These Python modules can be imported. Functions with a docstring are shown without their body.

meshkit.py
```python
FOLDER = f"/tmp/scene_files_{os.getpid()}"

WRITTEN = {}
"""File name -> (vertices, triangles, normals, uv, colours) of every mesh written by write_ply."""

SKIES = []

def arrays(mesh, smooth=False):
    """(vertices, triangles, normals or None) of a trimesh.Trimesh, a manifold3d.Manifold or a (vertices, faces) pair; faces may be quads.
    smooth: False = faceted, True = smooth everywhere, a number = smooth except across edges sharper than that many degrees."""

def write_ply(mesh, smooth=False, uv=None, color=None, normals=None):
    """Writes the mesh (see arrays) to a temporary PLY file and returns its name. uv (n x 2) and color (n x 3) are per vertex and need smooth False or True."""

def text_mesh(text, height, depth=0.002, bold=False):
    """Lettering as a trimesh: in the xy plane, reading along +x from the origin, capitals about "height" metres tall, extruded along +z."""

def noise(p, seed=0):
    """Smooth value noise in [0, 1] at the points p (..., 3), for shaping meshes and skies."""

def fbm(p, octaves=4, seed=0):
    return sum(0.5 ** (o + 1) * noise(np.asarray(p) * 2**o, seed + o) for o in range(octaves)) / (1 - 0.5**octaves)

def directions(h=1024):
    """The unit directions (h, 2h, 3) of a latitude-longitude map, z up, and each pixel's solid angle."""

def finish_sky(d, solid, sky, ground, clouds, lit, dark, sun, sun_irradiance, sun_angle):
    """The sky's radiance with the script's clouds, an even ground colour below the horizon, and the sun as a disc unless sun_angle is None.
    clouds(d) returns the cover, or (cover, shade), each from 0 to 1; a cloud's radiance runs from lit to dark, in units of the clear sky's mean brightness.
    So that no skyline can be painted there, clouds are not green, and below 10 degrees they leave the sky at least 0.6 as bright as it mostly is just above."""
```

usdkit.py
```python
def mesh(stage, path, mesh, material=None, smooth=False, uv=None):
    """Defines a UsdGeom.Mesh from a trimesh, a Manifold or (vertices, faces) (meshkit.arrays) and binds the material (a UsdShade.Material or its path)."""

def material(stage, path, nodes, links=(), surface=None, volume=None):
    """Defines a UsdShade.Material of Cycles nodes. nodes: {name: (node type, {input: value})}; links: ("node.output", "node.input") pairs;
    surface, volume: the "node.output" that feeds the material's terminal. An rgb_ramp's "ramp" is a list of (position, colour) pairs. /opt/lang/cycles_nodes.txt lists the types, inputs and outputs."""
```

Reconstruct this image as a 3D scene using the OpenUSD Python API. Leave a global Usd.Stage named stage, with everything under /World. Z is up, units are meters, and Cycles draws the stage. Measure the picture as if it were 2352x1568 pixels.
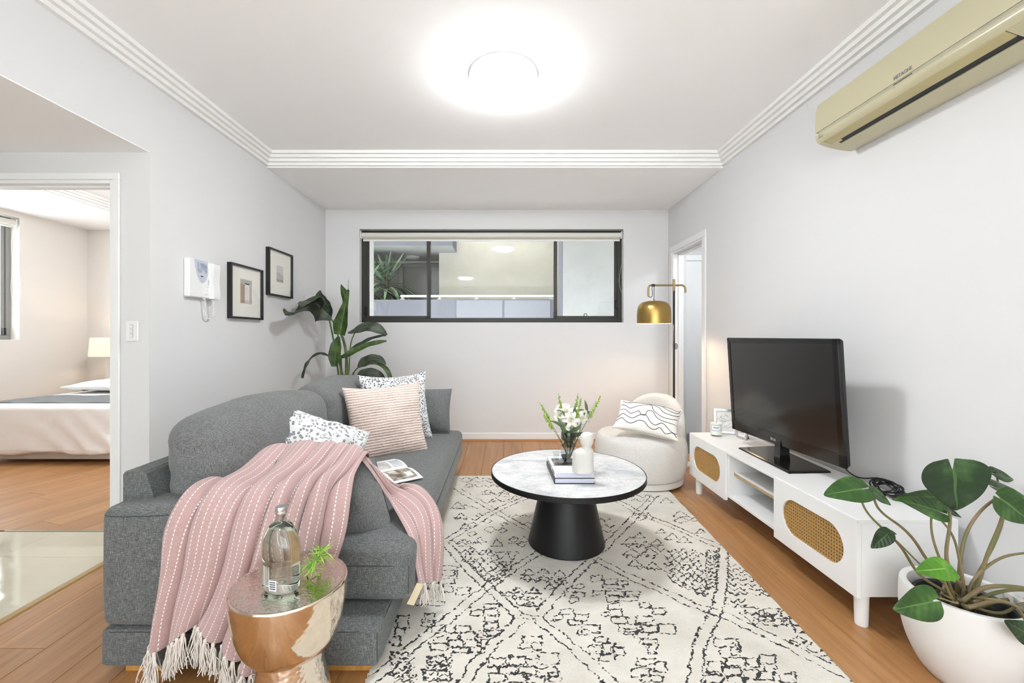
import math, random
import numpy as np, trimesh, shapely
from shapely import affinity
from shapely.geometry import Polygon, LineString, Point, box as sbox
from scipy.interpolate import CubicSpline
from scipy.ndimage import gaussian_filter
import meshkit, usdkit
from pxr import Usd, UsdGeom, UsdLux, UsdShade, Gf, Sdf, Vt

stage = Usd.Stage.CreateInMemory()
UsdGeom.SetStageUpAxis(stage, 'Z'); UsdGeom.SetStageMetersPerUnit(stage, 1.0)
UsdGeom.Xform.Define(stage, '/World'); UsdGeom.Scope.Define(stage, '/World/Looks')
def lin(r, g, b):
    return tuple(((c/255)/12.92 if c/255 <= .04045 else ((c/255+.055)/1.055)**2.4) for c in (r, g, b))
# ---- camera: one-point view, vanishing point at pixel (1156, 770) of 2352 x 1568, focal length 980 px
F, CX, CY, H = 980., 1156., 770., 1.165
cam = UsdGeom.Camera.Define(stage, '/World/camera')
cam.CreateFocalLengthAttr(15.0); cam.CreateHorizontalApertureAttr(36.0)
cam.CreateHorizontalApertureOffsetAttr(20/2352*36.0); cam.CreateVerticalApertureOffsetAttr(-14/2352*36.0)
cam.CreateClippingRangeAttr((0.05, 200.0)); cam.CreateFStopAttr(0.0)
cam.CreateExposureAttr(0.10)
xf = UsdGeom.Xformable(cam.GetPrim()); xf.AddTranslateOp().Set((0, 0, H)); xf.AddRotateXOp().Set(90.0)
# ---- daylight: an overcast sky
SKY, LAMP, BEDLAMP, HALL, SUN = 2.0, 100.0, 88.0, 66.0, 85000.0
sky = UsdLux.DomeLight.Define(stage, '/World/sky'); sky.CreateIntensityAttr(SKY); sky.CreateColorAttr((0.93, 0.97, 1.0))
sun = UsdLux.DistantLight.Define(stage, '/World/sun'); sun.CreateIntensityAttr(SUN); sun.CreateAngleAttr(.6); sun.CreateColorAttr((1.0, .99, .98))   # through the balcony doors behind the camera
UsdGeom.Xformable(sun.GetPrim()).AddRotateXOp().Set(38.0)
def P(px, py, Y): return np.array([(px-CX)/F*Y, Y, H-(py-CY)/F*Y])
def atz(px, py, z):
    Y = (H-z)*F/(py-CY); return P(px, py, Y)
def atx(px, py, X): return P(px, py, X*F/(px-CX))
# ---------------------------------------------------------------- helpers
TC = trimesh.util.concatenate
def TM(v, f): return trimesh.Trimesh(np.asarray(v, float), np.asarray(f, int), process=False)
used = {}
ORIG = {}
def npath(name, parent=None):
    base = (parent.GetPath().pathString if parent is not None else '/World') + '/' + name
    k = used.get(base, 0); used[base] = k+1
    return base if k == 0 else f'{base}_{k:03d}'
def tag(p, label=None, cat=None, group=None, kind=None):
    for k, v in (('label', label), ('category', cat), ('group', group), ('kind', kind)):
        if v: p.SetCustomDataByKey(k, v)
    return p
def thing(name, label, cat, loc=(0, 0, 0), group=None, kind=None):
    path = npath(name); x = UsdGeom.Xform.Define(stage, path); x.AddTranslateOp().Set(tuple(map(float, loc)))
    ORIG[path] = np.array(loc, float)
    return tag(x.GetPrim(), label, cat, group, kind)
def org(p):
    while p is not None and p.GetPath().pathString != '/World':
        if p.GetPath().pathString in ORIG: return ORIG[p.GetPath().pathString]
        p = p.GetParent()
    return np.zeros(3)
def obj(name, mesh, m, parent=None, smooth=30, label=None, cat=None, group=None, kind=None, uv=None, attr=None):
    v, f = (np.asarray(mesh.vertices, float), np.asarray(mesh.faces)) if isinstance(mesh, trimesh.Trimesh) else meshkit.arrays(mesh)[:2]
    v = v - org(parent)
    g = usdkit.mesh(stage, npath(name, parent), TM(v, f), m, smooth=smooth, uv=uv)
    if attr:
        for k, a in attr.items():
            UsdGeom.PrimvarsAPI(g).CreatePrimvar(k, Sdf.ValueTypeNames.FloatArray, 'vertex').Set(Vt.FloatArray.FromNumpy(np.asarray(a, np.float32)))
    return tag(g.GetPrim(), label, cat, group, kind)
def struct(name, mesh, m, parent=None, smooth=30):
    return obj(name, mesh, m, parent, smooth, kind='structure' if parent is None else None)
def sthing(name, loc=(0, 0, 0)):
    path = npath(name); x = UsdGeom.Xform.Define(stage, path); x.AddTranslateOp().Set(tuple(map(float, loc))); ORIG[path] = np.array(loc, float)
    return tag(x.GetPrim(), kind='structure')
def hull(pts): return trimesh.convex.convex_hull(np.asarray(pts, float))
def box(x0, y0, z0, x1, y1, z1, b=0.0):
    x0, x1 = sorted((x0, x1)); y0, y1 = sorted((y0, y1)); z0, z1 = sorted((z0, z1))
    if not b:
        m = trimesh.creation.box((x1-x0, y1-y0, z1-z0)); m.apply_translation(((x0+x1)/2, (y0+y1)/2, (z0+z1)/2)); return m
    b = min(b, (x1-x0)/2.01, (y1-y0)/2.01, (z1-z0)/2.01); pts = []
    for sx in (0, 1):
        for sy in (0, 1):
            for sz in (0, 1):
                c = np.array([(x0, x1)[sx], (y0, y1)[sy], (z0, z1)[sz]]); d = np.array([b*(1-2*sx), b*(1-2*sy), b*(1-2*sz)])
                for k in range(3):
                    e = d.copy(); e[k] = 0; pts.append(c+e)
    return hull(pts)
def rbox(c, size, r, n=6, puff=0.0):
    """rounded box from a subdivided cube; puff bulges the faces"""
    c, s = np.asarray(c, float), np.asarray(size, float)/2; N = 2*n+8
    lin_ = np.linspace(-1, 1, N); V, Fc, k = [], [], 0
    for ax in range(3):
        for sg in (-1, 1):
            a, b = np.meshgrid(lin_, lin_, indexing='ij'); p = np.zeros((N, N, 3)); p[..., ax] = sg; p[..., (ax+1) % 3] = a; p[..., (ax+2) % 3] = b
            i, j = np.meshgrid(np.arange(N-1), np.arange(N-1), indexing='ij'); q = np.stack([i*N+j, (i+1)*N+j, (i+1)*N+j+1, i*N+j+1], -1).reshape(-1, 4)
            if sg < 0: q = q[:, ::-1]
            V.append(p.reshape(-1, 3)); Fc.append(q+k); k += N*N
    V = np.vstack(V); Q = np.vstack(Fc)
    W = np.sign(V)*np.abs(V)**.8
    p = W*s; inner = np.clip(p, -(s-r), s-r); d = p-inner; L = np.linalg.norm(d, axis=1, keepdims=True)
    on = np.where(L > 1e-9, inner+d/np.maximum(L, 1e-9)*r, p)
    # faces stay on the box surface
    for ax in range(3):
        f = (np.abs(V[:, ax]) == 1) & (L[:, 0] <= r*1.0001)
    on = np.where(L > r, on, inner + d)
    m = np.max(np.abs(V), axis=1)
    if puff:
        for ax in range(3):
            o = [(ax+1) % 3, (ax+2) % 3]
            w = (1-(on[:, o[0]]/s[o[0]])**2).clip(0)*(1-(on[:, o[1]]/s[o[1]])**2).clip(0)
            on[:, ax] += np.sign(on[:, ax])*puff*w*(np.abs(on[:, ax])/s[ax])**2
    t = TM(on+c, np.vstack([Q[:, [0, 1, 2]], Q[:, [0, 2, 3]]])); t.merge_vertices(); return t
def lathe(prof, c=(0, 0, 0), n=48, cap=False):
    prof = [tuple(p) for p in prof]; a = np.linspace(0, 2*np.pi, n, endpoint=False); V = []; R = len(prof)
    for r, z in prof: V.append(np.stack([r*np.cos(a), r*np.sin(a), np.full(n, z)], 1))
    V = np.vstack(V)+np.asarray(c, float); i, j = np.meshgrid(np.arange(R-1), np.arange(n), indexing='ij'); j2 = (j+1) % n
    q = np.stack([i*n+j, i*n+j2, (i+1)*n+j2, (i+1)*n+j], -1).reshape(-1, 4)
    t = TM(V, np.vstack([q[:, [0, 1, 2]], q[:, [0, 2, 3]]])); t.merge_vertices(); t.update_faces(t.nondegenerate_faces()); return t
def curve(pts, n=24):
    p = np.asarray(pts, float)
    if len(p) == 2: return p[0]+(p[1]-p[0])*np.linspace(0, 1, n)[:, None]
    d = np.r_[0, np.cumsum(np.linalg.norm(np.diff(p, axis=0), axis=1))]
    return CubicSpline(d, p)(np.linspace(0, d[-1], n))
def tube(pts, r, sides=8, cap=True):
    p = np.asarray(pts, float); n = len(p); r = np.broadcast_to(np.asarray(r, float), (n,))
    t = np.gradient(p, axis=0); t /= np.linalg.norm(t, axis=1, keepdims=True)+1e-12
    a = np.cross(t[0], [0, 0, 1.]) if abs(t[0][2]) < .9 else np.cross(t[0], [1., 0, 0]); A = []
    for k in range(n):
        a = a-t[k]*(a@t[k]); a /= np.linalg.norm(a)+1e-12; A.append(a)
    A = np.array(A); B = np.cross(t, A); g = np.arange(sides)*2*np.pi/sides
    V = (p[:, None]+r[:, None, None]*(np.cos(g)[None, :, None]*A[:, None]+np.sin(g)[None, :, None]*B[:, None])).reshape(-1, 3)
    i, j = np.meshgrid(np.arange(n-1), np.arange(sides), indexing='ij'); j2 = (j+1) % sides
    q = np.stack([i*sides+j, i*sides+j2, (i+1)*sides+j2, (i+1)*sides+j], -1).reshape(-1, 4); Fc = [q[:, [0, 1, 2]], q[:, [0, 2, 3]]]
    if cap:
        V = np.vstack([V, p[:1], p[-1:]]); k = np.arange(sides); k2 = (k+1) % sides; e = (n-1)*sides
        Fc += [np.stack([np.full(sides, n*sides), k2, k], 1), np.stack([np.full(sides, n*sides+1), e+k, e+k2], 1)]
    return TM(V, np.vstack(Fc))
def rod(a, b, r, sides=16): return tube([a, (np.asarray(a)+np.asarray(b))/2., b], r, sides)
def prism(poly, z0, z1, plane='xy'):
    """extrudes a shapely polygon; plane xy along z, xz along y, yz along x"""
    ps = list(poly.geoms) if hasattr(poly, 'geoms') else [poly]; out = []
    for q in ps:
        if q.area < 1e-9: continue
        m = trimesh.creation.extrude_polygon(q, z1-z0); m.apply_translation((0, 0, z0)); v = np.array(m.vertices)
        if plane == 'xz': v = np.stack([v[:, 0], v[:, 2], v[:, 1]], 1); m = TM(v, m.faces[:, ::-1])
        elif plane == 'yz': v = np.stack([v[:, 2], v[:, 0], v[:, 1]], 1); m = TM(v, m.faces)
        out.append(m)
    return TC(out)
def grid_mesh(V, t=0.0):
    """V (n, m, 3): a sheet; t: thickness, closed round its edge"""
    n, m, _ = V.shape; i, j = np.meshgrid(np.arange(n-1), np.arange(m-1), indexing='ij')
    q = np.stack([i*m+j, (i+1)*m+j, (i+1)*m+j+1, i*m+j+1], -1).reshape(-1, 4)
    if not t: return TM(V.reshape(-1, 3), np.vstack([q[:, [0, 1, 2]], q[:, [0, 2, 3]]]))
    du, dv = np.gradient(V, axis=0), np.gradient(V, axis=1); N = np.cross(du, dv); N /= np.linalg.norm(N, axis=2, keepdims=True)+1e-12
    A, B = (V+N*t/2).reshape(-1, 3), (V-N*t/2).reshape(-1, 3); k = n*m
    rim = np.r_[np.arange(m), np.arange(1, n)*m+m-1, (n-1)*m+np.arange(m-2, -1, -1), np.arange(n-2, 0, -1)*m]
    r2 = np.roll(rim, -1); s = np.stack([rim, rim+k, r2+k, r2], 1)
    Q = np.vstack([q, q[:, ::-1]+k, s[:, ::-1]])
    return TM(np.vstack([A, B]), np.vstack([Q[:, [0, 1, 2]], Q[:, [0, 2, 3]]]))
def text(s, h, o, right, up, depth=.001, bold=False, center=False):
    m = meshkit.text_mesh(s, h, depth, bold); v = np.array(m.vertices)
    if center: v[:, 0] -= v[:, 0].max()/2
    r, u = np.asarray(right, float), np.asarray(up, float); n = np.cross(r, u)
    return TM(np.asarray(o)+v[:, :1]*r+v[:, 1:2]*u+v[:, 2:]*n, m.faces)
def flip(m): return TM(m.vertices, m.faces[:, ::-1])
def stadium(cx, cy, w, h):
    r = h/2; return LineString([(cx-w/2+r, cy), (cx+w/2-r, cy)]).buffer(r, 24)
def rrect(x0, y0, x1, y1, r): return sbox(x0+r, y0+r, x1-r, y1-r).buffer(r, 8)
def noise(p, s, seed=0): return meshkit.fbm(np.asarray(p, float)*s+seed*17.3) if True else 0
def rotz(a): c, s = math.cos(a), math.sin(a); return np.array([[c, -s, 0], [s, c, 0], [0, 0, 1.]])
def rotx(a): c, s = math.cos(a), math.sin(a); return np.array([[1., 0, 0], [0, c, -s], [0, s, c]])
def roty(a): c, s = math.cos(a), math.sin(a); return np.array([[c, 0, s], [0, 1., 0], [-s, 0, c]])
def place(m, R, o): return TM(np.asarray(m.vertices)@np.asarray(R).T+np.asarray(o), m.faces)
# ---- materials
def node_mat(name, nodes, links, surface='p.BSDF', volume=None): return usdkit.material(stage, '/World/Looks/'+name, nodes, links, surface=surface, volume=volume)
def mat(name, col, rough=.5, metal=0., spec=.5, var=None, bump=None, stretch=(1, 1, 1), extra=None):
    """var (scale, other colour, low, high): noise mix of two colours; bump (scale, distance): noise relief; stretch scales the noise axes (world metres)"""
    pr = {'base_color': col, 'roughness': rough, 'metallic': metal, 'specular_ior_level': spec}; pr.update(extra or {})
    nodes, links = {'p': ('principled_bsdf', pr)}, []
    if var or bump:
        nodes['g'] = ('geometry', {}); nodes['m'] = ('mapping', {'scale': stretch}); links.append(('g.position', 'm.vector'))
    if var:
        nodes['n'] = ('noise_texture', {'scale': var[0], 'detail': 5, 'roughness': .6}); nodes['r'] = ('rgb_ramp', {'ramp': [(var[2], col), (var[3], var[1])]})
        links += [('m.vector', 'n.vector'), ('n.fac', 'r.fac'), ('r.color', 'p.base_color')]
    if bump:
        nodes['b'] = ('noise_texture', {'scale': bump[0], 'detail': 3}); nodes['u'] = ('bump', {'distance': bump[1], 'strength': 1.0})
        links += [('m.vector', 'b.vector'), ('b.fac', 'u.height'), ('u.normal', 'p.normal')]
    return node_mat(name, nodes, links)
def glow(name, col, strength): return node_mat(name, {'e': ('emission', {'color': col, 'strength': strength})}, [], 'e.emission')
def pane_mat(name, tint=(1, 1, 1), ior=1.5, rough=0.0):
    return node_mat(name, {'t': ('transparent_bsdf', {'color': tint}), 'g': ('glossy_bsdf', {'color': (1, 1, 1), 'roughness': rough}), 'f': ('fresnel', {'IOR': ior}), 'ge': ('geometry', {}), 'iv': ('math', {'math_type': 'subtract', 'value1': 1.0}), 'mu': ('math', {'math_type': 'multiply'}), 'x': ('mix_closure', {})},
                    [('ge.backfacing', 'iv.value2'), ('f.fac', 'mu.value1'), ('iv.value', 'mu.value2'), ('mu.value', 'x.fac'), ('t.BSDF', 'x.closure1'), ('g.BSDF', 'x.closure2')], 'x.closure')
# ---------------------------------------------------------------- the room
WHITE = lin(232, 231, 229)
m_wall = mat('wall_paint', lin(222, 222, 223), .85)
m_ceil = mat('ceiling_paint', lin(249, 248, 248), .9)
m_trim = mat('trim_gloss', lin(238, 238, 238), .35)
m_cornice = mat('cornice_paint', lin(240, 239, 237), .7)
m_bedwall = mat('bedroom_paint', lin(236, 231, 226), .85)
XL, XR, YB, YR, ZC, ZS, YS = -1.972, 1.832, 4.737, -3.4, 2.668, 2.562, 3.556
YD, ZH = 2.377, 2.184                                   # wall with the bedroom door; header height over the hall
T = .1
# back wall with the long window opening
WX0, WX1, WZ0, WZ1 = -1.597, 1.335, 1.309, 2.345
# window opening is a hole
struct('wall_back', prism(sbox(XL-.2, -.02, XR+T, ZC+.1).difference(sbox(WX0, WZ0, WX1, WZ1)), YB, YB+.22, 'xz'), m_wall, smooth=False)
DY0, DY1, DZ = 3.905, 4.605, 2.06                       # doorway in the right wall
struct('wall_right', prism(sbox(YR, -.02, YB, ZC+.1).difference(sbox(DY0, -.03, DY1, DZ)), XR, XR+T, 'yz'), m_wall, smooth=False)
struct('wall_left', TC([box(XL-T, YD, -.02, XL, YB, ZC+.1), box(XL-T, -.6, ZH+.0062, XL, YD, ZC+.1), box(XL-T, YR, -.02, XL, -.6, ZC+.1)]), m_wall, smooth=False)
BDX0, BDX1, BDZ = -2.99, -2.168, 2.03                   # bedroom doorway
XH = -3.35
struct('wall_door', prism(sbox(XH, -.02, XL-T, ZH).difference(sbox(BDX0, -.03, BDX1, BDZ)), YD, YD+T-.0005, 'xz'), m_wall, smooth=False)
struct('wall_hall', TC([box(XH-T, -.7, -.02, XH, YD+T, ZH), box(XH, -.7, -.02, XL-T, -.6, ZH)]), m_wall, smooth=False)
struct('ceiling_hall', box(XH, -.6, ZH, XL-.0004, YD+T, ZH+.006), m_ceil, smooth=False)
struct('ceiling', box(XL, YR, ZC, XR, YS, ZC+.1), m_ceil, smooth=False)
struct('ceiling_soffit', box(XL, YS, ZS, XR, YB, ZC+.1), m_ceil, smooth=False)
# rear of the room, behind the camera: wide glazed opening to the balcony
RX0, RX1, RZ = -1.5, 1.5, 2.3
struct('wall_rear', prism(sbox(XL-T, -.02, XR+T, ZC+.1).difference(sbox(RX0, 0.0, RX1, RZ)), YR-.2, YR, 'xz'), m_wall, smooth=False)
# cornice: four steps, mitred along left wall, bulkhead and right wall
st = .024; prof = [(0, 0)]
for k in range(4): prof += [(st*(4-k), -st*k), (st*(4-k), -st*(k+1))]
prof += [(0, -4*st)]
def run(paths, zc):
    V = np.array([[(x, y, zc+d) for (x, y) in paths(p)] for p, d in prof]); return grid_mesh(V)
struct('trim_1', flip(run(lambda p: [(XL+p, YR), (XL+p, YS-p), (XR-p, YS-p), (XR-p, YR)], ZC)), m_cornice, smooth=False)
m_bead = mat('oak_bead', lin(176, 124, 76), .45)
def board(name, m, a, b, nrm):
    a, b, n = np.array(a), np.array(b), np.array(nrm); q = hull([np.r_[p+n*o, z] for p in (a, b) for o, z in ((0, 0.004), (.013, 0.004), (.013, .079), (.009, .084), (0, .084))]); return struct(name, q, m)
bb = board('baseboard_back', m_trim, (XL, YB), (XR, YB), (0, -1))
obj('bead', hull([(x, YB-.013-o, z) for x in (XL, XR) for o, z in ((0, .0), (.012, .0), (.012, .006), (.007, .014), (0, .018))]), m_bead, bb)
board('baseboard_right', m_trim, (XR, YR), (XR, DY0-.07), (-1, 0)); board('baseboard_left', m_trim, (XL, YD+.002), (XL, YB-.02), (1, 0))
# ---- floors
rng = random.Random(4)
m_sub = mat('subfloor', lin(70, 48, 32), .9)
def wood(name, c1, c2, c3, off, rot=0.0, rough=.33):
    return node_mat(name, {'g': ('geometry', {}), 'm0': ('mapping', {'rotation': (0, 0, rot)}), 'm': ('mapping', {'scale': (55., 2.2, 1.), 'location': off}), 'n': ('noise_texture', {'scale': 1.0, 'detail': 4, 'roughness': .62, 'distortion': .35}),
        'm2': ('mapping', {'scale': (9., .55, 1.), 'location': off}), 'n2': ('noise_texture', {'scale': 1.0, 'detail': 3, 'distortion': .6}), 'a': ('math', {'math_type': 'add'}), 'h': ('math', {'math_type': 'multiply', 'value2': .5}),
        'r': ('rgb_ramp', {'ramp': [(.30, c1), (.5, c2), (.70, c3)]}), 'p': ('principled_bsdf', {'roughness': rough, 'specular_ior_level': .45})},
        [('g.position', 'm0.vector'), ('m0.vector', 'm.vector'), ('m0.vector', 'm2.vector'), ('m.vector', 'n.vector'), ('m2.vector', 'n2.vector'), ('n.fac', 'a.value1'), ('n2.fac', 'a.value2'), ('a.value', 'h.value1'), ('h.value', 'r.fac'),
         ('r.color', 'p.base_color')])
tones = [((142, 97, 56), (168, 121, 76), (184, 139, 94)), ((137, 92, 52), (163, 117, 72), (180, 135, 90)), ((146, 101, 60), (171, 125, 80), (188, 143, 98)), ((140, 95, 55), (166, 119, 74), (182, 137, 92))]
m_planks = [wood(f'oak_plank_{k}', *[lin(*c) for c in tones[k]], (k*3.7, k*11.3, 0)) for k in range(4)]
def plank_mesh(poly, z=0.0, t=.008):
    q = shapely.set_precision(poly.buffer(-.0006, join_style=2), 1e-6)
    if q.is_empty or q.area < 1e-4 or hasattr(q, 'geoms'): return None
    q2 = q.buffer(-.0012, join_style=2); a, b = np.array(q.exterior.coords)[:-1], np.array(q2.exterior.coords)[:-1]
    if len(a) != len(b): return prism(q, z-t, z)
    return hull([(x, y, z-t) for x, y in a]+[(x, y, z-.0012) for x, y in a]+[(x, y, z) for x, y in b])
def lay(region, parent, ang, w, L, x_off, mats, seed):
    r = random.Random(seed); reg = affinity.rotate(region, -ang, origin=(0, 0)); x0, y0, x1, y1 = reg.bounds; x = x_off-math.ceil((x_off-x0)/w)*w
    while x < x1:
        y = y0-r.random()*L
        while y < y1:
            q = sbox(x, y, x+w, y+L).intersection(reg)
            for s in (q.geoms if hasattr(q, 'geoms') else [q]):
                if s.area > .0005 and s.geom_type == 'Polygon':
                    pm = plank_mesh(affinity.rotate(s, ang, origin=(0, 0)))
                    if pm is not None: obj('plank', pm, mats[r.randrange(len(mats))], parent, smooth=False)
            y += L
        x += w
fl = struct('floor', box(XL-.05, YR, -.05, XR+.02, YB, -.008), m_sub)
XT = -2.03                                               # timber meets the hall tiles
YT = -.6
lay(sbox(XT, YT, XR, YB), fl, 0, .19, 1.83, 1.336, m_planks, 11)
obj('threshold', hull([(x, y, z) for y in (-.6, YD) for x, z in ((XT-.03, -.004), (XT-.03, .003), (XT-.026, .006), (XT+.004, .006), (XT+.008, .001), (XT+.008, -.004))]), mat('oak_edge', lin(156, 124, 74), .4), fl)
m_tile = mat('cream_tile', lin(200, 194, 175), .06, var=(2.5, lin(194, 187, 167), .35, .65), bump=(3.0, .004))
m_grout = mat('grout', lin(150, 143, 128), .9)
fh = struct('floor_hall', box(XH, -.6, -.05, XT, 2.55, -.008), m_grout)
xs, ys = [-3.35, -3.25, -2.65, XT-.028], [-.6, .443, 1.043, 1.643, 2.243, 2.535]
for i in range(3):
    for j in range(5):
        obj('tile', plank_mesh(sbox(xs[i], ys[j], xs[i+1], ys[j+1])), m_tile, fh, smooth=False)
m_rtile = mat('pale_tile', lin(226, 226, 224), .3)
fr_ = struct('floor_rear', box(XL-.05, YR-.2, -.0505, XR+.02, YT, -.0085), m_grout)
for i in range(7):
    for j in range(5): obj('tile', plank_mesh(sbox(XL+i*.6, YR+j*.6, min(XL+i*.6+.598, XR), min(YR+j*.6+.598, YT))), m_rtile, fr_, smooth=False)
struct('floor_balcony', box(RX0-1.2, YR-2.6, -.15, RX1+1.2, YR-.2, -.03), mat('balcony_tile', lin(218, 216, 212), .6), smooth=False)
# light switch wall: door frame to the bedroom
d1 = sthing('door_1')
def architrave_xz(y, x0, x1, z1, w, t, parent, sgn=-1):
    for a, b in ((x0-w, x0), (x1, x1+w)): obj('architrave', box(a, y, 0.0, b, y+sgn*t, z1, .003), m_trim, parent)
    obj('architrave', box(x0-w, y, z1, x1+w, y+sgn*t, z1+w, .003), m_trim, parent)
architrave_xz(YD, BDX0, BDX1, BDZ, .038, .014, d1)
JT = .02
for a, b in ((BDX0, BDX0+JT), (BDX1-JT, BDX1)): obj('jamb', box(a, YD-.006, 0, b, YD+T+.006, BDZ, .002), m_trim, d1)
obj('jamb', box(BDX0+JT, YD-.006, BDZ-JT, BDX1-JT, YD+T+.006, BDZ, .002), m_trim, d1)
for a, b in ((BDX0+JT, BDX0+JT+.012), (BDX1-JT-.012, BDX1-JT)): obj('door_stop', box(a, YD+.03, 0, b, YD+.065, BDZ-JT, .002), m_trim, d1)
obj('door_stop', box(BDX0+JT+.012, YD+.03, BDZ-JT-.012, BDX1-JT-.012, YD+.065, BDZ-JT, .002), m_trim, d1)
# right doorway
d2 = sthing('door_2')
for a, b in ((DY0-.062, DY0), (DY1, DY1+.062)): obj('architrave', box(XR-.016, a, 0, XR, b, DZ, .003), m_trim, d2)
obj('architrave', box(XR-.016, DY0-.062, DZ, XR, DY1+.062, DZ+.062, .003), m_trim, d2)
for a, b in ((DY0, DY0+JT), (DY1-JT, DY1)): obj('jamb', box(XR-.008, a, 0, XR+T+.008, b, DZ, .002), m_trim, d2)
obj('jamb', box(XR-.008, DY0+JT, DZ-JT, XR+T+.008, DY1-JT, DZ, .002), m_trim, d2)
obj('door_stop', box(XR+.045, DY1-JT-.012, 0, XR+T, DY1-JT, DZ-JT, .002), m_trim, d2); obj('door_stop', box(XR+.045, DY0+JT, DZ-JT-.012, XR+T, DY1-JT, DZ-JT, .002), m_trim, d2)
m_chrome = mat('chrome', (.62, .62, .62), .18, 1.0)
zs = 1.165-25*4.58/980
obj('strike_plate', TC([box(XR+.012, DY1-JT-.002, zs-.033, XR+.034, DY1-JT, zs+.033, .001), box(XR+.034, DY1-JT-.004, zs-.02, XR+.046, DY1-JT, zs+.02, .001)]), m_chrome, d2, label='chrome strike plate')
# small lobby beyond the right doorway
LY, LX = 5.05, 3.1
struct('wall_lobby', TC([prism(sbox(XR+T, -.02, LX, 2.5).difference(sbox(XR+.26, -.03, XR+.26+.84, 2.065)), LY, LY+T, 'xz'), box(LX, 3.2, -.02, LX+T, LY+T, 2.5), box(XR+T, 3.1, -.02, LX+T, 3.2, 2.5), box(XR+T-.0005, YB, -.02, XR+T+.1, LY+T, 2.5)]), m_wall, smooth=False)
struct('ceiling_lobby', box(XR+T, 3.1, 2.45, LX+T, LY+T, 2.5), m_ceil, smooth=False)
flo = struct('floor_lobby', box(XR, 3.1, -.05, LX+T, LY+T, -.008), m_grout)
m_dtile = mat('charcoal_tile', lin(70, 72, 74), .35, var=(4., lin(60, 62, 64), .3, .7))
for i in range(4):
    for j in range(6):
        obj('tile', plank_mesh(sbox(XR+.002+i*.305, 3.22+j*.305, XR+.002+i*.305+.303, 3.22+j*.305+.303)), m_dtile, flo, smooth=False)
d3 = sthing('door_3')
x0, x1 = XR+.26, XR+.26+.84
for a, b in ((x0-.06, x0+.02), (x1-.02, x1+.06)): obj('architrave', box(a, LY-.016, 0, b, LY, 2.05, .003), m_trim, d3)
obj('architrave', box(x0-.06, LY-.016, 2.05, x1+.06, LY, 2.115, .003), m_trim, d3)
obj('door_leaf', box(x0+.022, LY+.006, .012, x1-.022, LY+.044, 2.042, .002), m_trim, d3)
obj('door_handle', TC([rod((x1-.09, LY+.006, 1.0), (x1-.09, LY-.05, 1.0), .011), rod((x1-.09, LY-.045, 1.0), (x1-.2, LY-.045, 1.0), .009)]), m_chrome, d3)
# rear sliding door behind the camera
m_alu = mat('bronze_aluminium', lin(54, 54, 51), .45, .2)
m_pane = pane_mat('window_pane', (.97, .985, .98))
w2 = sthing('window_2')
for a, b, c, d in ((RX0, 0, RX0+.05, RZ), (RX1-.05, 0, RX1, RZ), (RX0, RZ-.05, RX1, RZ), (RX0, 0, RX1, .05), (-.035, 0.05, .035, RZ-.05)):
    obj('window_frame', box(a, YR-.12, b, c, YR-.06, d, .002), m_alu, w2)
obj('window_pane', box(RX0+.05, YR-.092, .05, -.035, YR-.088, RZ-.05), m_pane, w2); obj('window_pane', box(.035, YR-.092, .05, RX1-.05, YR-.088, RZ-.05), m_pane, w2)
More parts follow.
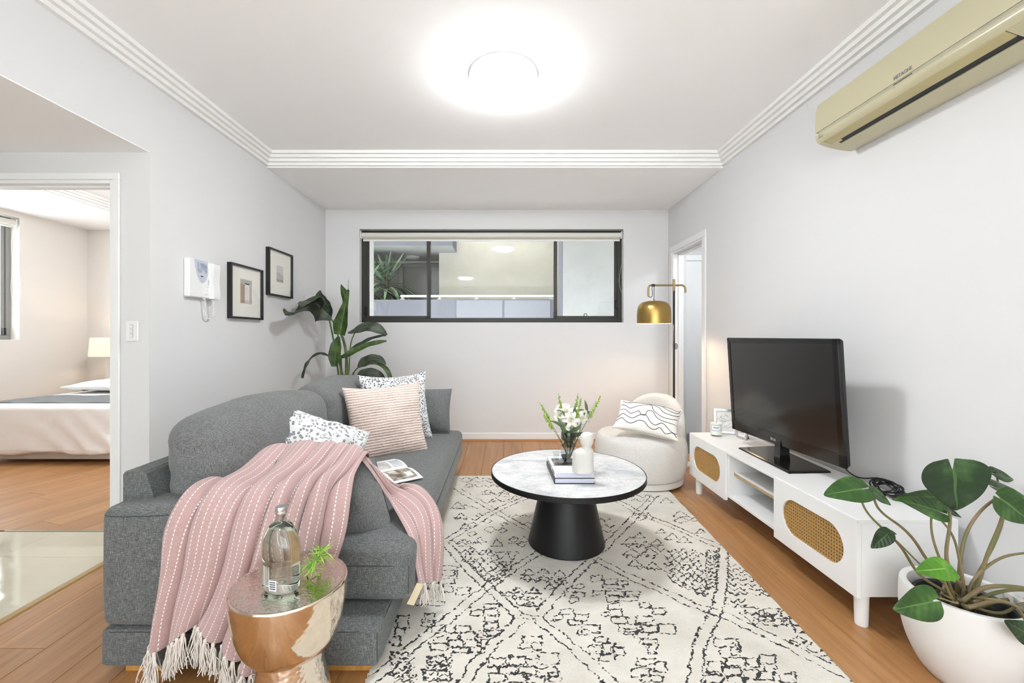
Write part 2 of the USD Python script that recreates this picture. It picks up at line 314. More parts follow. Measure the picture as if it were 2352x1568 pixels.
# ceiling lamps: opal domes
def oyster(name, x, y, z, label, strength, r=.19):
    t = thing(name, label, 'ceiling light', (x, y, z))
    obj('base_ring', lathe([(0, 0), (r+.006, 0), (r+.006, -.016), (r-.004, -.022), (0, -.022)], (x, y, z)), m_trim, t)
    a = np.linspace(0, np.pi/2, 12); p = [(r*np.cos(k)**.75 if k < 1.57 else 0.0, -.022-.062*np.sin(k)) for k in a]
    return obj('diffuser', lathe(p, (x, y, z)), glow(name+f'_opal_{int(abs(x)*1000+abs(y)*10)}', (.955, .985, 1.0), strength), t)
oyster('ceiling_light', -.0, 2.46, ZC, 'round opal ceiling light glowing in the middle of the living room ceiling', LAMP)
oyster('ceiling_light', -.97, -1.24, ZC, 'round opal ceiling light over the rear of the room, seen only as a window reflection', LAMP*.5)
oyster('ceiling_light', 2.6, 3.75, 2.45, 'small round opal ceiling light in the lobby past the right doorway', HALL, .14)
# ---------------------------------------------------------------- long window in the back wall, blind, and the view
w1 = sthing('window_1')
FY0, FY1 = YB+.075, YB+.135
def wf(a, b, c, d, y0=FY0, y1=FY1, nm='window_frame'): return obj(nm, box(a, y0, b, c, y1, d, .002), m_alu, w1)
fw = .07
wf(WX0, WZ0, WX1, WZ0+.052, FY0, FY1+.03); wf(WX0, WZ1-.05, WX1, WZ1, FY0, FY1+.03); wf(WX0, WZ0+.052, WX0+.05, WZ1-.05, FY0, FY1+.03); wf(WX1-.05, WZ0+.052, WX1, WZ1-.05, FY0, FY1+.03)
def px2x(px, Y=YB+.1): return (px-CX)/F*Y
M1, M2 = px2x(984), px2x(1278)
# left sash (moves inside), fixed middle light, right sash
def sash(a, c, s, y0, y1, nm):
    g = [(a, WZ0+.052, a+s, WZ1-.05), (c-s, WZ0+.052, c, WZ1-.05), (a+s, WZ0+.052, c-s, WZ0+.052+s*.8), (a+s, WZ1-.05-s*.8, c-s, WZ1-.05)]
    for q in g: wf(*q, y0, y1, nm)
sash(WX0+.05, M1+.024, .03, FY0+.006, FY0+.03, 'sash_rail'); sash(M2-.03, WX1-.05, .03, FY0+.006, FY0+.03, 'sash_rail')
wf(M1-.022, WZ0+.052, M1+.022, WZ1-.05, FY0+.034, FY1, 'mullion'); wf(M2-.028, WZ0+.052, M2+.01, WZ1-.05, FY0+.034, FY1, 'mullion')
for a, b, y in ((WX0+.08, M1-.006, FY0+.018), (M1+.022, M2-.028, FY1-.012), (M2, WX1-.08, FY0+.018)): obj('window_pane', box(a, y-.002, WZ0+.06, b, y+.002, WZ1-.06), m_pane, w1)
m_black = mat('black_plastic', lin(18, 18, 18), .4)
for x, z, h in ((WX0+.047, WZ0+.14, .085), (M1+.012, WZ0+.09, .06), (M2-.024, WZ0+.085, .06), (WX1-.06, WZ0+.21, .085)):
    obj('latch', TC([box(x-.012, FY0-.014, z-h/2, x+.012, FY0+.007, z+h/2, .003), box(x-.007, FY0-.02, z-h/2-.012, x+.006, FY0-.006, z-h/2+.01, .002)]), m_black, w1)
obj('pull_clip', tube(curve([(px2x(1344)-.012, FY0+.01, WZ0+.075), (px2x(1344)-.012, FY0+.004, WZ0+.098), (px2x(1344)+.012, FY0+.004, WZ0+.098), (px2x(1344)+.012, FY0+.01, WZ0+.075)], 14), .0035, 6), m_black, w1)
obj('sill', box(WX0, YB+.001, WZ0-.012, WX1, FY0, WZ0, .001), m_trim, w1)
# roller blind, rolled up
m_blind = mat('blind_fabric', lin(222, 219, 211), .8, bump=(500, .0003))
rb = thing('roller_blind', 'cream roller blind rolled up at the head of the long back window', 'blind', (0, YB+.02, 2.27))
obj('fabric_roll', tube([(WX0+.022, YB+.03, 2.282), (0, YB+.03, 2.282), (WX1-.026, YB+.03, 2.282)], .03, 28), m_blind, rb)
obj('fabric_drop', box(WX0+.022, YB+.0585, 2.236, WX1-.026, YB+.06, 2.282), m_blind, rb)
obj('bottom_rail', box(WX0+.022, YB+.052, 2.222, WX1-.026, YB+.064, 2.238, .003), m_trim, rb)
for x in (WX0+.009, WX1-.019): obj('bracket', box(x-.004, YB+.001, 2.245, x+.008, YB+.06, 2.322, .003), m_trim, rb)
ch = [(WX1-.012, YB-.004, 2.285), (WX1-.01, YB-.008, 2.0), (WX1-.005, YB-.008, 1.6), (WX1+.002, YB-.008, 1.59), (WX1+.006, YB-.008, 1.62), (WX1+.002, YB-.008, 2.0), (WX1-.006, YB-.004, 2.285)]
obj('chain', tube(curve(ch, 60), .0012, 5), m_trim, rb)
# ---- the building across the light well
m_beige = mat('render_beige', lin(240, 236, 226), .95, var=(2.2, lin(231, 227, 216), .35, .7), bump=(90, .002))
m_grey = mat('render_grey', lin(192, 193, 193), .95, var=(1.6, lin(180, 181, 181), .35, .7), bump=(60, .002))
m_blue = mat('render_bluegrey', lin(138, 140, 152), .95, bump=(120, .0015))
m_darkp = mat('dark_cladding', lin(166, 165, 161), .8)
YW = 8.67
nb = thing('exterior_building', 'pale rendered apartment block with a balcony across the light well', 'building', (0, YW, 0))
XL2, XR2 = -1.106, 137/980*7.0
obj('wall', box(XL2, YW, -3, 3.5, YW+.2, 14), m_beige, nb)
obj('side_wall', box(XR2, 7.0, -3, 3.5, 7.48, 14), m_grey, nb, label='near grey rendered wall')
obj('side_wall_edge', box(XR2-.012, 7.02, -3, XR2, 7.48, 14), m_blue, nb)
obj('upper_wall', box(-5.8, 8.0, 3.2, XL2-.2, 8.2, 14), m_beige, nb)
obj('side_wall', box(3.5, 5.0, -3, 3.7, 8.87, 14), m_grey, nb)
obj('return_wall', box(XL2-.2, YW, -3, XL2, 10.2, 14), m_beige, nb)
obj('end_wall', box(-6.0, 5.9, -3, -5.8, 10.2, 14), m_beige, nb)
obj('balcony_slab', box(-5.8, 8.0, 2.85, -.95, 9.75, 3.2), m_blue, nb)
obj('balcony_soffit', box(-5.79, 8.01, 2.842, -.96, 9.7, 2.8495), m_grey, nb)
obj('light_well_floor', box(-6, 4.96, -3.2, 3.7, 10.2, -3), m_grey, nb)
obj('parapet', box(-5.8, 7.8, -.5, XR2-.013, 7.95, 1.818), m_blue, nb)
obj('balcony_floor', box(-5.8, 7.95, .6, XL2, 9.75, .75), m_grey, nb)
obj('rear_cladding', box(-5.8, 9.75, .7, XL2-.2, 9.95, 2.842), m_darkp, nb)
m_dglass = mat('dark_glass', lin(150, 150, 148), .15)
m_lglass = mat('pale_glass', lin(176, 184, 188), .3)
def at9(px): return (px-CX)/F*9.7
ZT = 1.165+162*9.7/980
for a, c, mm in ((840, 918, m_dglass), (926, 988, m_dglass), (990, 1031, m_lglass)):
    obj('glass_panel', box(at9(a), 9.69, .76, at9(c), 9.72, ZT-.05), mm, nb)
for a, c in ((918, 926), (986, 990)): obj('door_frame', box(at9(a), 9.66, .76, at9(c), 9.73, ZT), m_alu2 if 'm_alu2' in globals() else m_darkp, nb)
obj('door_frame', box(at9(800), 9.66, ZT-.05, at9(1031), 9.73, ZT+.02), m_darkp, nb)
obj('soffit_bead', box(at9(800), 9.63, 2.8, at9(1031), 9.74, 2.842), m_trim, nb)
obj('balcony_light', lathe([(0, 0), (.15, 0), (.15, -.02), (.1, -.05), (0, -.055)], ((947-CX)/F*9.1, 9.1, 2.842)), m_trim, nb)
hr = thing('exterior_handrail', 'white metal handrail standing on the blue-grey parapet outside', 'railing', (0, 7.87, 1.818))
m_rail = mat('white_metal', lin(240, 242, 244), .4)
zr = 1.165+(770-680)*7.87/980
xr0, xr1 = (920-CX)/F*7.87, (1274-CX)/F*7.87
obj('rail', box(xr0, 7.84, zr-.022, xr1, 7.9, zr+.022, .008), m_rail, hr)
for px in (925, 1010, 1095, 1180, 1265):
    x = (px-CX)/F*7.87; obj('post', TC([box(x-.02, 7.85, 1.818, x+.02, 7.89, zr-.022, .003), box(x-.045, 7.83, 1.818, x+.045, 7.91, 1.84, .006)]), m_rail, hr)
fn = obj('fin_wall', box(-2.4, 4.965, -3, -1.70, 5.6, 4), mat('render_white', lin(240, 238, 236), .9), label='white rendered fin wall close outside the back window', cat='wall')
# yuccas on the balcony
m_yucca = node_mat('yucca_leaf', {'g': ('geometry', {}), 'n': ('noise_texture', {'scale': 9., 'detail': 3}), 'r': ('rgb_ramp', {'ramp': [(.3, lin(92, 122, 92)), (.55, lin(140, 165, 132)), (.75, lin(170, 188, 160))]}), 'p': ('principled_bsdf', {'roughness': .55})},
                   [('g.position', 'n.vector'), ('n.fac', 'r.fac'), ('r.color', 'p.base_color')])
m_bark = mat('bark', lin(120, 100, 78), .9, bump=(60, .01))
def yucca(x, y, z0, h, n, seed, label):
    t = thing('garden_yucca', label, 'plant', (x, y, z0)); r = np.random.RandomState(seed)
    obj('trunk', tube(curve([(x, y, z0), (x+.02, y, z0+h*.5), (x, y, z0+h)], 8), np.linspace(.06, .045, 8), 10), m_bark, t)
    for k in range(n):
        a = r.rand()*2*np.pi; e = np.deg2rad(85-150*(k/n)**.7); L = (.60+.2*r.rand())*(1 if k > 12 else .8); d = np.array([np.cos(a)*np.cos(e), np.sin(a)*np.cos(e), np.sin(e)])
        b = np.array([x, y, z0+h-.5*(k/n)]); s = np.linspace(0, 1, 9)[:, None]; c = b+d*L*s+np.array([0, 0, -.36 if k > n*.25 else -.04])*s**2
        w = .03*np.sin(np.pi*(.12+.88*s[:, 0]))**.7; side = np.cross(d, [0, 0, 1.]); side /= np.linalg.norm(side)+1e-9
        V = np.stack([c-side*w[:, None], c+np.cross(side, d)*-.006, c+side*w[:, None]], 1)
        obj('leaf', grid_mesh(V, .002), m_yucca, t)
yucca((888-CX)/F*8.5, 8.5, .75, 1.55, 120, 3, 'spiky green yucca on the balcony opposite, behind the parapet')
yucca((838-CX)/F*8.4, 8.35, .75, 1.5, 90, 5, 'second yucca, mostly hidden at the left edge of the window view')

struct('wall_back_upper', box(-5.8, YB+.02, ZC+.1005, 3.7, YB+.22, 14), m_beige, smooth=False)
# ---------------------------------------------------------------- the bedroom through the doorway
BX0, BX1, BY0, BY1, BXC = -5.51, XL-T, YD+T, 5.65, -4.46
BWY0, BWY1, BWZ0, BWZ1 = 3.25, 4.86, 1.118, 2.5
struct('wall_bedroom_left', prism(sbox(BY0-.1, -.02, BY1+.1, ZC+.1).difference(sbox(BWY0, BWZ0, BWY1, BWZ1)), BX0-.2, BX0, 'yz'), m_bedwall, smooth=False)
struct('wall_bedroom_back', box(BX0, BY1, -.02, BX1+.1, BY1+.1, ZC+.1), m_bedwall, smooth=False)
struct('wall_bedroom_front', TC([box(BX0, BY0-.1, -.02, XH-T, BY0, ZC+.1), box(XH-T, BY0-.1, ZH+.0065, BX1, BY0, ZC+.1)]), m_bedwall, smooth=False)
struct('ceiling_bedroom', TC([box(BXC, BY0-.1, ZC, BX1, BY1, ZC+.1), box(BX0, BY0, ZS, BXC, BY1, ZC+.1)]), m_ceil, smooth=False)
struct('trim_2', run(lambda p: [(BX1-p*0, BY1-p), (BXC+p, BY1-p), (BXC+p, BY0+p), (BX1, BY0+p)], ZC), m_cornice, smooth=False)
fb = struct('floor_bedroom', box(BX0-.05, 2.535, -.05, BX1+.05, BY1+.05, -.008), m_sub)
m_planks2 = [wood(f'oak_plank_bed_{k}', *[lin(*c) for c in tones[k]], (k*5.1+2, k*7.3, 0), math.radians(18)) for k in range(4)]
lay(sbox(BX0, 2.55, BX1, BY1), fb, -18, .19, 1.83, .03, m_planks2, 21)
obj('threshold', box(BDX0+JT, 2.533, -.004, BDX1-JT, 2.549, .003, .001), mat('threshold_metal', lin(150, 140, 122), .35, .6), fb)
w3 = sthing('window_3')
m_alu2 = mat('grey_aluminium', lin(150, 150, 147), .4, .3)
X0 = BX0-.12
for a, b, c, d in ((BWY0, BWZ0, BWY1, BWZ0+.05), (BWY0, BWZ1-.06, BWY1, BWZ1), (BWY1-.045, BWZ0+.05, BWY1, BWZ1-.06), (BWY0, BWZ0+.05, BWY0+.045, BWZ1-.06)): obj('window_frame', box(X0-.05, a, b, X0+.02, c, d, .003), m_alu2, w3)
for a, c in ((BWY1-.085, BWY1-.045), (4.02, 4.06), (BWY0+.045, BWY0+.085)): obj('sash_rail', box(X0-.03, a, BWZ0+.05, X0+.005, c, BWZ1-.06, .003), m_alu2, w3)
obj('window_pane', box(X0-.014, BWY0+.05, BWZ0+.05, X0-.01, 4.03, BWZ1-.06), m_pane, w3); obj('window_pane', box(X0-.014, 4.05, BWZ0+.05, X0-.01, BWY1-.05, BWZ1-.06), m_pane, w3)
obj('latch', box(X0+.018, BWY1-.08, BWZ0+.05, X0+.035, BWY1-.055, BWZ0+.13, .003), m_black, w3)
b2 = thing('roller_blind', 'cream roller blind rolled up over the bedroom window', 'blind', (BX0-.03, 4.0, 2.44))
obj('fabric_roll', tube([(BX0-.035, BWY0+.03, 2.437), (BX0-.035, 4, 2.437), (BX0-.035, BWY1-.03, 2.437)], .033, 24), m_blind, b2)
obj('bottom_rail', box(BX0-.07, BWY0+.03, 2.385, BX0-.055, BWY1-.03, 2.405, .003), m_trim, b2)
obj('bracket', box(BX0-.075, BWY1-.028, 2.395, BX0-.002, BWY1-.018, 2.48, .003), m_trim, b2)
obj('chain', tube(curve([(BX0-.004, BWY1-.012, 2.43), (BX0-.006, BWY1-.012, 1.9), (BX0-.008, BWY1-.012, 1.54), (BX0-.03, BWY1-.012, 1.51), (BX0-.05, BWY1-.012, 1.54), (BX0-.052, BWY1-.012, 1.9), (BX0-.055, BWY1-.012, 2.43)], 50), .002, 5), m_trim, b2)
oyster('ceiling_light', -3.3, 4.1, ZC, 'opal ceiling light of the bedroom, just out of sight above the door head', BEDLAMP)
# bed
m_linen = mat('white_linen', lin(243, 241, 239), .9, bump=(7, .006))
m_valance = mat('bed_base', lin(196, 188, 180), .95, bump=(120, .002))
bed = thing('bed', 'double bed with white bedding in the bedroom seen through the doorway', 'bed', (-4.17, 4.75, 0))
obj('bed_base', box(-4.76, 3.9, .03, -3.58, 5.58, .3, .01), m_valance, bed)
d = rbox((-4.17, 4.73, .312), (1.26, 1.74, .446), .05, 22); v = np.array(d.vertices); lowf = (.54-v[:, 2]).clip(0)/.45
wv = np.sin((v[:, 0]*1.0+v[:, 2]*1.4)*21+2*np.sin(v[:, 0]*5))*.012*lowf*np.clip((v[:, 0]+4.6)*1.2, .1, 1)
v[:, 1] -= np.where(v[:, 1] < 4.0, wv+.03*lowf, 0); v[:, 0] += np.where(v[:, 0] > -3.7, wv+.05*lowf**2*(v[:, 1] < 4.2), 0)
v[:, 2] += np.where(v[:, 2] < .12, .014*np.sin(v[:, 0]*9+1), 0)
obj('duvet', TM(v, d.faces), m_linen, bed)
n = 20; gx, gy = np.meshgrid(np.linspace(-4.83, -3.52, 40), np.linspace(3.96, 4.45, n), indexing='ij')
z = .5385+.004*np.sin(gx*14+gy*9); edge = np.clip((np.abs(gx+4.175)-.58)/.06, 0, 1); z = z-.06*edge**2
rn = obj('bed_runner', grid_mesh(np.stack([gx, gy, z], -1), .008), mat('grey_wool', lin(128, 130, 132), .95, var=(300, lin(100, 102, 104), .3, .7)), label='dark grey wool runner laid across the foot of the bed', cat='runner')
def pillow(w, h, t, pinch=.07, n=26, wr=0.0, seed=0, power=.55):
    u = np.sin(np.linspace(-np.pi/2, np.pi/2, n)); U, Vv = np.meshgrid(u, u, indexing='ij')
    X = w/2*U*(1-pinch*(1-Vv**2)); Y = h/2*Vv*(1-pinch*(1-U**2)); base = ((1-U**2).clip(0)*(1-Vv**2).clip(0))**power
    out = []
    for s in (1, -1):
        Z = s*(t/2*base+.004)
        if wr:
            q = np.stack([X*9, Y*9, np.full_like(X, s*3.+seed)], -1); rr = np.sqrt(U**2+Vv**2); Z = Z+s*wr*(meshkit.fbm(q, 3, seed)-.5)*2*base**.5
        V = np.stack([X, Y, Z], -1); m = grid_mesh(V); out.append(m if s > 0 else flip(m))
    N = n; k = n*n; rim = np.r_[np.arange(N), np.arange(1, N)*N+N-1, (N-1)*N+np.arange(N-2, -1, -1), np.arange(N-2, 0, -1)*N]; r2 = np.roll(rim, -1); s4 = np.stack([rim, rim+k, r2+k, r2], 1)
    m = TC(out); uv = np.tile(np.stack([(X/w+.5).ravel(), (Y/h+.5).ravel()], 1), (2, 1))
    t_ = TM(m.vertices, np.vstack([m.faces, s4[:, [0, 1, 2]], s4[:, [0, 2, 3]]])); t_.metadata['uv'] = uv; return t_
pl = place(pillow(1.1, .62, .15, .03, wr=.02, seed=2), np.eye(3), (-4.2, 4.88, .608))
obj('bed_pillow', pl, m_linen, label='wide white pillow at the head of the bed', cat='pillow', smooth=True)
m_dark = mat('dark_timber', lin(58, 50, 44), .4)
ns = thing('bedside_table', 'dark bedside table beside the head of the bed', 'bedside table', (-4.98, 5.38, 0))
obj('table_top', box(-5.17, 5.2, .5, -4.82, 5.58, .53, .004), m_dark, ns); obj('cabinet_body', box(-5.15, 5.22, .2, -4.84, 5.56, .5, .003), m_dark, ns)
for x in (-5.13, -4.86):
    for y in (5.24, 5.54): obj('leg', rod((x, y, 0), (x, y, .2), .014), m_dark, ns)
bl = thing('table_lamp', 'lit bedside lamp with a white drum shade and clear column', 'lamp', (-4.97, 5.4, .53))
obj('lamp_base', box(-5.03, 5.34, .531, -4.91, 5.46, .552, .004), m_chrome, bl)
obj('lamp_column', box(-5.0, 5.37, .552, -4.94, 5.43, .9, .006), mat('acrylic', (.9, .9, .9), .05, extra={'transmission_weight': .8}), bl)
obj('lamp_shade', lathe([(.2, .905), (.205, .9), (.21, .905), (.19, 1.135), (.185, 1.138), (.18, 1.135), (.2, .905)], (-4.97, 5.4, 0), 40), node_mat('lamp_shade', {'p': ('principled_bsdf', {'base_color': lin(250, 246, 238), 'roughness': .9}), 't': ('translucent_bsdf', {'color': (.95, .9, .82)}), 'x': ('mix_closure', {'fac': .5})}, [('p.BSDF', 'x.closure1'), ('t.BSDF', 'x.closure2')], 'x.closure'), bl)
bm = trimesh.creation.icosphere(2, .035); bm.apply_translation((-4.97, 5.4, 1.02)); obj('bulb', bm, glow('warm_bulb', (1, .74, .45), 60.), bl)
# ---------------------------------------------------------------- sofa
def weave(name, c1, c2, c3, s=1.45, rough=.95, bump=.0008):
    nodes = {'g': ('geometry', {}), 'p': ('principled_bsdf', {'roughness': rough, 'specular_ior_level': .2, 'sheen_weight': .15}), 'r': ('rgb_ramp', {'ramp': [(.36, c1), (.5, c2), (.64, c3)]}),
             'a1': ('math', {'math_type': 'add'}), 'a2': ('math', {'math_type': 'add'}), 'd': ('math', {'math_type': 'multiply', 'value2': 1/3.}), 'u': ('bump', {'distance': bump})}
    links = [('a1.value', 'a2.value1'), ('a2.value', 'd.value1'), ('d.value', 'r.fac'), ('r.color', 'p.base_color'), ('d.value', 'u.height'), ('u.normal', 'p.normal')]
    for k, sc in enumerate(((420*s, 420*s, 40*s), (40*s, 420*s, 420*s), (420*s, 40*s, 420*s))):
        nodes[f'm{k}'] = ('mapping', {'scale': sc}); nodes[f'n{k}'] = ('noise_texture', {'scale': 1.0, 'detail': 2})
        links += [('g.position', f'm{k}.vector'), (f'm{k}.vector', f'n{k}.vector')]
    links += [('n0.fac', 'a1.value1'), ('n1.fac', 'a1.value2'), ('n2.fac', 'a2.value2')]
    return node_mat(name, nodes, links)
m_sofa = weave('sofa_weave', lin(60, 63, 63), lin(95, 98, 98), lin(142, 144, 143))
m_sofa_cushion = weave('sofa_cushion_weave', lin(70, 72, 72), lin(104, 106, 106), lin(146, 147, 146))
m_oakfoot = wood('oak_foot', lin(176, 122, 62), lin(200, 146, 82), lin(214, 166, 104), (3, 1, 0))
SX0, SX1, SY0, SY1 = -1.372, -.425, 1.45, 3.6
sofa = thing('sofa', 'long dark grey woven fabric sofa along the left side of the room', 'sofa', (-.9, 2.5, 0))
def soft(m, amp, s, seed):
    v = np.array(m.vertices); n = (meshkit.fbm(v*s, 3, seed)-.5)[:, None]; return TM(v+m.vertex_normals*n*amp*2, m.faces)
def cushion_box(x0, y0, z0, x1, y1, z1, r, puff, amp=.006, s=6, seed=0, n=16):
    return soft(rbox(((x0+x1)/2, (y0+y1)/2, (z0+z1)/2), (x1-x0, y1-y0, z1-z0), r, n, puff), amp, s, seed)
base_m = cushion_box(SX0, SY0, .036, SX1, SY1, .168, .016, .004, .002); base_o = obj('base', base_m, m_sofa, sofa)
ARX = -.70
arm = cushion_box(SX0-.003, SY0-.002, .168, ARX, SY0+.165, .578, .035, .008, .003, 5, 1)
arm_o = obj('arm', arm, m_sofa, sofa); obj('arm', cushion_box(SX0-.003, SY1-.165, .168, ARX, SY1+.002, .578, .035, .008, .003, 5, 2), m_sofa, sofa)
# back frame with sloping inner face
bk = hull([(x, y, z) for y in (1.535, SY1-.03) for x, z in ((SX0+.004, .17), (SX0+.004, .664), (SX0+.012, .676), (SX0+.075, .676), (SX0+.088, .668), (-1.20, .40), (-1.18, .17))])
obj('back_frame', bk, m_sofa, sofa)
m_seam = mat('seam_thread', lin(66, 69, 69), .95)
def piping(pts, parent, r=.0022, mm=None): return obj('seam', tube(curve(pts, 40), r, 6), mm or m_seam, parent)
# seat cushion with a crowned top
sc = rbox((-.78, 2.57, .272), (.885, 1.985, .205), .045, 20, .0); v = np.array(sc.vertices); top = np.clip((v[:, 2]-.30)/.07, 0, 1)
U = np.clip(1-((v[:, 0]+.78)/.45)**2, 0, 1); W = np.clip(1-((v[:, 1]-2.57)/1.0)**4, 0, 1); v[:, 2] += top*.028*np.sqrt(U*W)
seat_m = soft(TM(v, sc.faces), .004, 7, 4); seat = obj('seat_cushion', seat_m, m_sofa, sofa)
zse = .312
from scipy.spatial import cKDTree
def seam_on(mesh, pts, parent, r=.0016, n=90, off=.0006):
    m = mesh; c = curve(pts, n); T = trimesh.proximity.closest_point(m, c); q = T[0]+m.face_normals[T[2]]*off
    q = gaussian_filter(q, (1.2, 0)); return obj('seam', tube(q, r, 6), m_seam, parent)
seam_on(seat_m, [(-.80, 1.5755, zse), (-.6, 1.5755, zse), (-.42, 1.5755, zse), (-.382, 1.5765, zse), (-.352, 1.588, zse), (-.3365, 1.619, zse), (-.3352, 1.66, zse), (-.3355, 2.0, zse), (-.3355, 2.6, zse), (-.3355, 3.4, zse)], seat)
seam_on(seat_m, [(-.352, 1.588, zse), (-.352, 1.588, .26), (-.352, 1.588, .2)], seat, n=20)
seam_on(base_m, [(-1.36, 1.449, .157), (-.9, 1.449, .157), (-.45, 1.449, .157), (-.43, 1.453, .157), (-.4245, 1.475, .157), (-.4245, 2.2, .157), (-.4245, 3.5, .157)], base_o)
seam_on(base_m, [(-.43, 1.453, .157), (-.43, 1.453, .1), (-.43, 1.453, .05)], base_o, n=14)
seam_on(arm, [(-1.375, 1.6, .552), (-1.37, 1.47, .552), (-1.35, 1.449, .552), (-1.2, 1.447, .552), (-.9, 1.447, .552), (-.72, 1.447, .552)], arm_o)
def back_cushion(y0, y1, lean, seed):
    c = np.array([-1.115, (y0+y1)/2, .62]); m = rbox(c, (.26, y1-y0, .44), .09, 18, .02); v = np.array(m.vertices); h = (v[:, 2]-.40)/.44
    v[:, 0] += -lean*h+.04*(1-h)*0; yc = (v[:, 1]-c[1])/((y1-y0)/2)
    v[:, 2] += .018*(1-yc**2)*h; q = np.abs(yc)**3*np.clip(np.abs((v[:, 0]-c[0]+lean*h)/.13), 0, 1)*0
    m = soft(TM(v, m.faces), .010, 5, seed); v = np.array(m.vertices); yc = np.clip(np.abs(v[:, 1]-c[1])/((y1-y0)/2), 0, 1)
    v += m.vertex_normals*(.005*np.sin(v[:, 2]*62+3*np.sin(v[:, 1]*9))*np.clip((yc-.72)/.28, 0, 1)*np.clip(1-np.abs(v[:, 2]-.62)/.2, 0, 1))[:, None]
    return obj('back_cushion', TM(v, m.faces), m_sofa_cushion, sofa)
b1 = back_cushion(1.585, 2.545, .06, 3); b2_ = back_cushion(2.55, 3.44, .06, 8)
for y0 in (1.60, 2.565):
    pass
# loose side cushions at either end
def frame3(right, up):
    r = np.array(right, float); r /= np.linalg.norm(r); u = np.array(up, float); u -= r*(u@r); u /= np.linalg.norm(u); return np.stack([r, u, np.cross(r, u)], 1)
sc_ = place(pillow(.60, .34, .24, .03, 40, .035, 5, .42), frame3((.98, .10, -.04), (-.02, .12, 1)), (-.765, 1.76, .488)); v = np.array(sc_.vertices); v[:, 0] -= (v[:, 2]-.42)*.36*np.clip((v[:, 0]+.9)/.3, 0, 1)
obj('side_cushion', TM(v, sc_.faces), m_sofa_cushion, sofa, smooth=True)
obj('side_cushion', place(pillow(.5, .34, .2, .05, 30, .02, 6, .5), frame3((1, -.05, -.02), (0, .12, 1)), (-.665, 3.40, .575)), m_sofa_cushion, sofa, smooth=True)
for x, y in ((SX0+.06, SY0+.03), (SX1-.2, SY0+.03), (SX0+.06, SY1-.15), (SX1-.2, SY1-.15)):
    obj('foot', box(x, y, .0, x+.17, y+.1, .037, .003), m_oakfoot, sofa, label='pale oak block foot')
# ---- scatter cushions
def spots(name, base, spot, scale, thr):
    return node_mat(name, {'g': ('geometry', {}), 'w': ('noise_texture', {'scale': 14., 'detail': 2}), 'wm': ('vector_math', {'math_type': 'scale', 'scale': .022}), 'ad': ('vector_math', {'math_type': 'add'}),
        'v': ('voronoi_texture', {'scale': scale, 'randomness': .95}), 'n': ('noise_texture', {'scale': 30., 'detail': 2}), 'nn': ('math', {'math_type': 'multiply_add', 'value2': .28, 'value3': thr-.14}), 's': ('math', {'math_type': 'less_than'}),
        'c': ('mix_color', {'a': base, 'b': spot}), 'b': ('noise_texture', {'scale': 420., 'detail': 2}), 'u': ('bump', {'distance': .003}), 'p': ('principled_bsdf', {'roughness': .95, 'sheen_weight': .4})},
        [('g.position', 'w.vector'), ('w.color', 'wm.vector1'), ('wm.vector', 'ad.vector1'), ('g.position', 'ad.vector2'), ('ad.vector', 'v.vector'), ('g.position', 'n.vector'), ('n.fac', 'nn.value1'), ('v.distance', 's.value1'), ('nn.value', 's.value2'), ('s.value', 'c.fac'), ('c.result', 'p.base_color'),
         ('g.position', 'b.vector'), ('b.fac', 'u.height'), ('u.normal', 'p.normal')])
m_spot1 = spots('spotted_plush_a', lin(226, 227, 228), lin(134, 138, 141), 54., .38)
m_spot2 = spots('spotted_plush_b', lin(228, 229, 230), lin(108, 112, 118), 74., .42)
obj('scatter_cushion', place(pillow(.52, .47, .24, .11, 40, .06, 3, .45), frame3((.80, .46, -.40), (-.30, .52, .80)), (-.935, 2.09, .56)), m_spot1, label='white cushion with pale grey animal spots, slumped behind the pink throw', cat='cushion', smooth=True)
obj('scatter_cushion', place(pillow(.53, .51, .17, .12, 40, .03, 9, .5), frame3((.80, .58, .0), (-.26, .10, .95)), (-.785, 3.13, .635)), m_spot2, label='white cushion with dark grey animal spots, standing behind the pink ribbed one', cat='cushion', smooth=True)
m_rib = node_mat('pink_rib', {'a': ('attribute', {'attribute': 'st'}), 's': ('separate_xyz', {}), 'k': ('math', {'math_type': 'multiply', 'value2': 2*math.pi*30}), 'g': ('geometry', {}), 'n': ('noise_texture', {'scale': 190., 'detail': 2}), 'n2': ('noise_texture', {'scale': 40., 'detail': 2}), 'nm': ('math', {'math_type': 'multiply', 'value2': 3.0}),
        'ad': ('math', {'math_type': 'add'}), 'si': ('math', {'math_type': 'sine'}), 'h': ('math', {'math_type': 'multiply_add', 'value2': .32, 'value3': .5}), 'mx': ('math', {'math_type': 'multiply_add', 'value2': .75}), 'sub': ('math', {'math_type': 'subtract', 'value2': .37}),
        'r': ('rgb_ramp', {'ramp': [(.1, lin(172, 148, 136)), (.42, lin(214, 194, 184)), (.9, lin(232, 216, 208))]}), 'u': ('bump', {'distance': .004}), 'p': ('principled_bsdf', {'roughness': .95, 'sheen_weight': .3})},
        [('a.vector', 's.vector'), ('s.y', 'k.value1'), ('g.position', 'n2.vector'), ('n2.fac', 'nm.value1'), ('k.value', 'ad.value1'), ('nm.value', 'ad.value2'), ('ad.value', 'si.value1'), ('si.value', 'h.value1'), ('g.position', 'n.vector'), ('n.fac', 'mx.value1'), ('h.value', 'mx.value3'), ('mx.value', 'sub.value1'),
         ('sub.value', 'r.fac'), ('r.color', 'p.base_color'), ('sub.value', 'u.height'), ('u.normal', 'p.normal')])
pk = pillow(.53, .50, .18, .11, 48, .02, 7, .45)
obj('scatter_cushion', place(pk, frame3((.80, .59, .02), (-.30, .10, .93)), (-.765, 2.80, .60)), m_rib, label='pale pink ribbed plush cushion leaning in the middle of the sofa', cat='cushion', smooth=True, uv=pk.metadata['uv'])
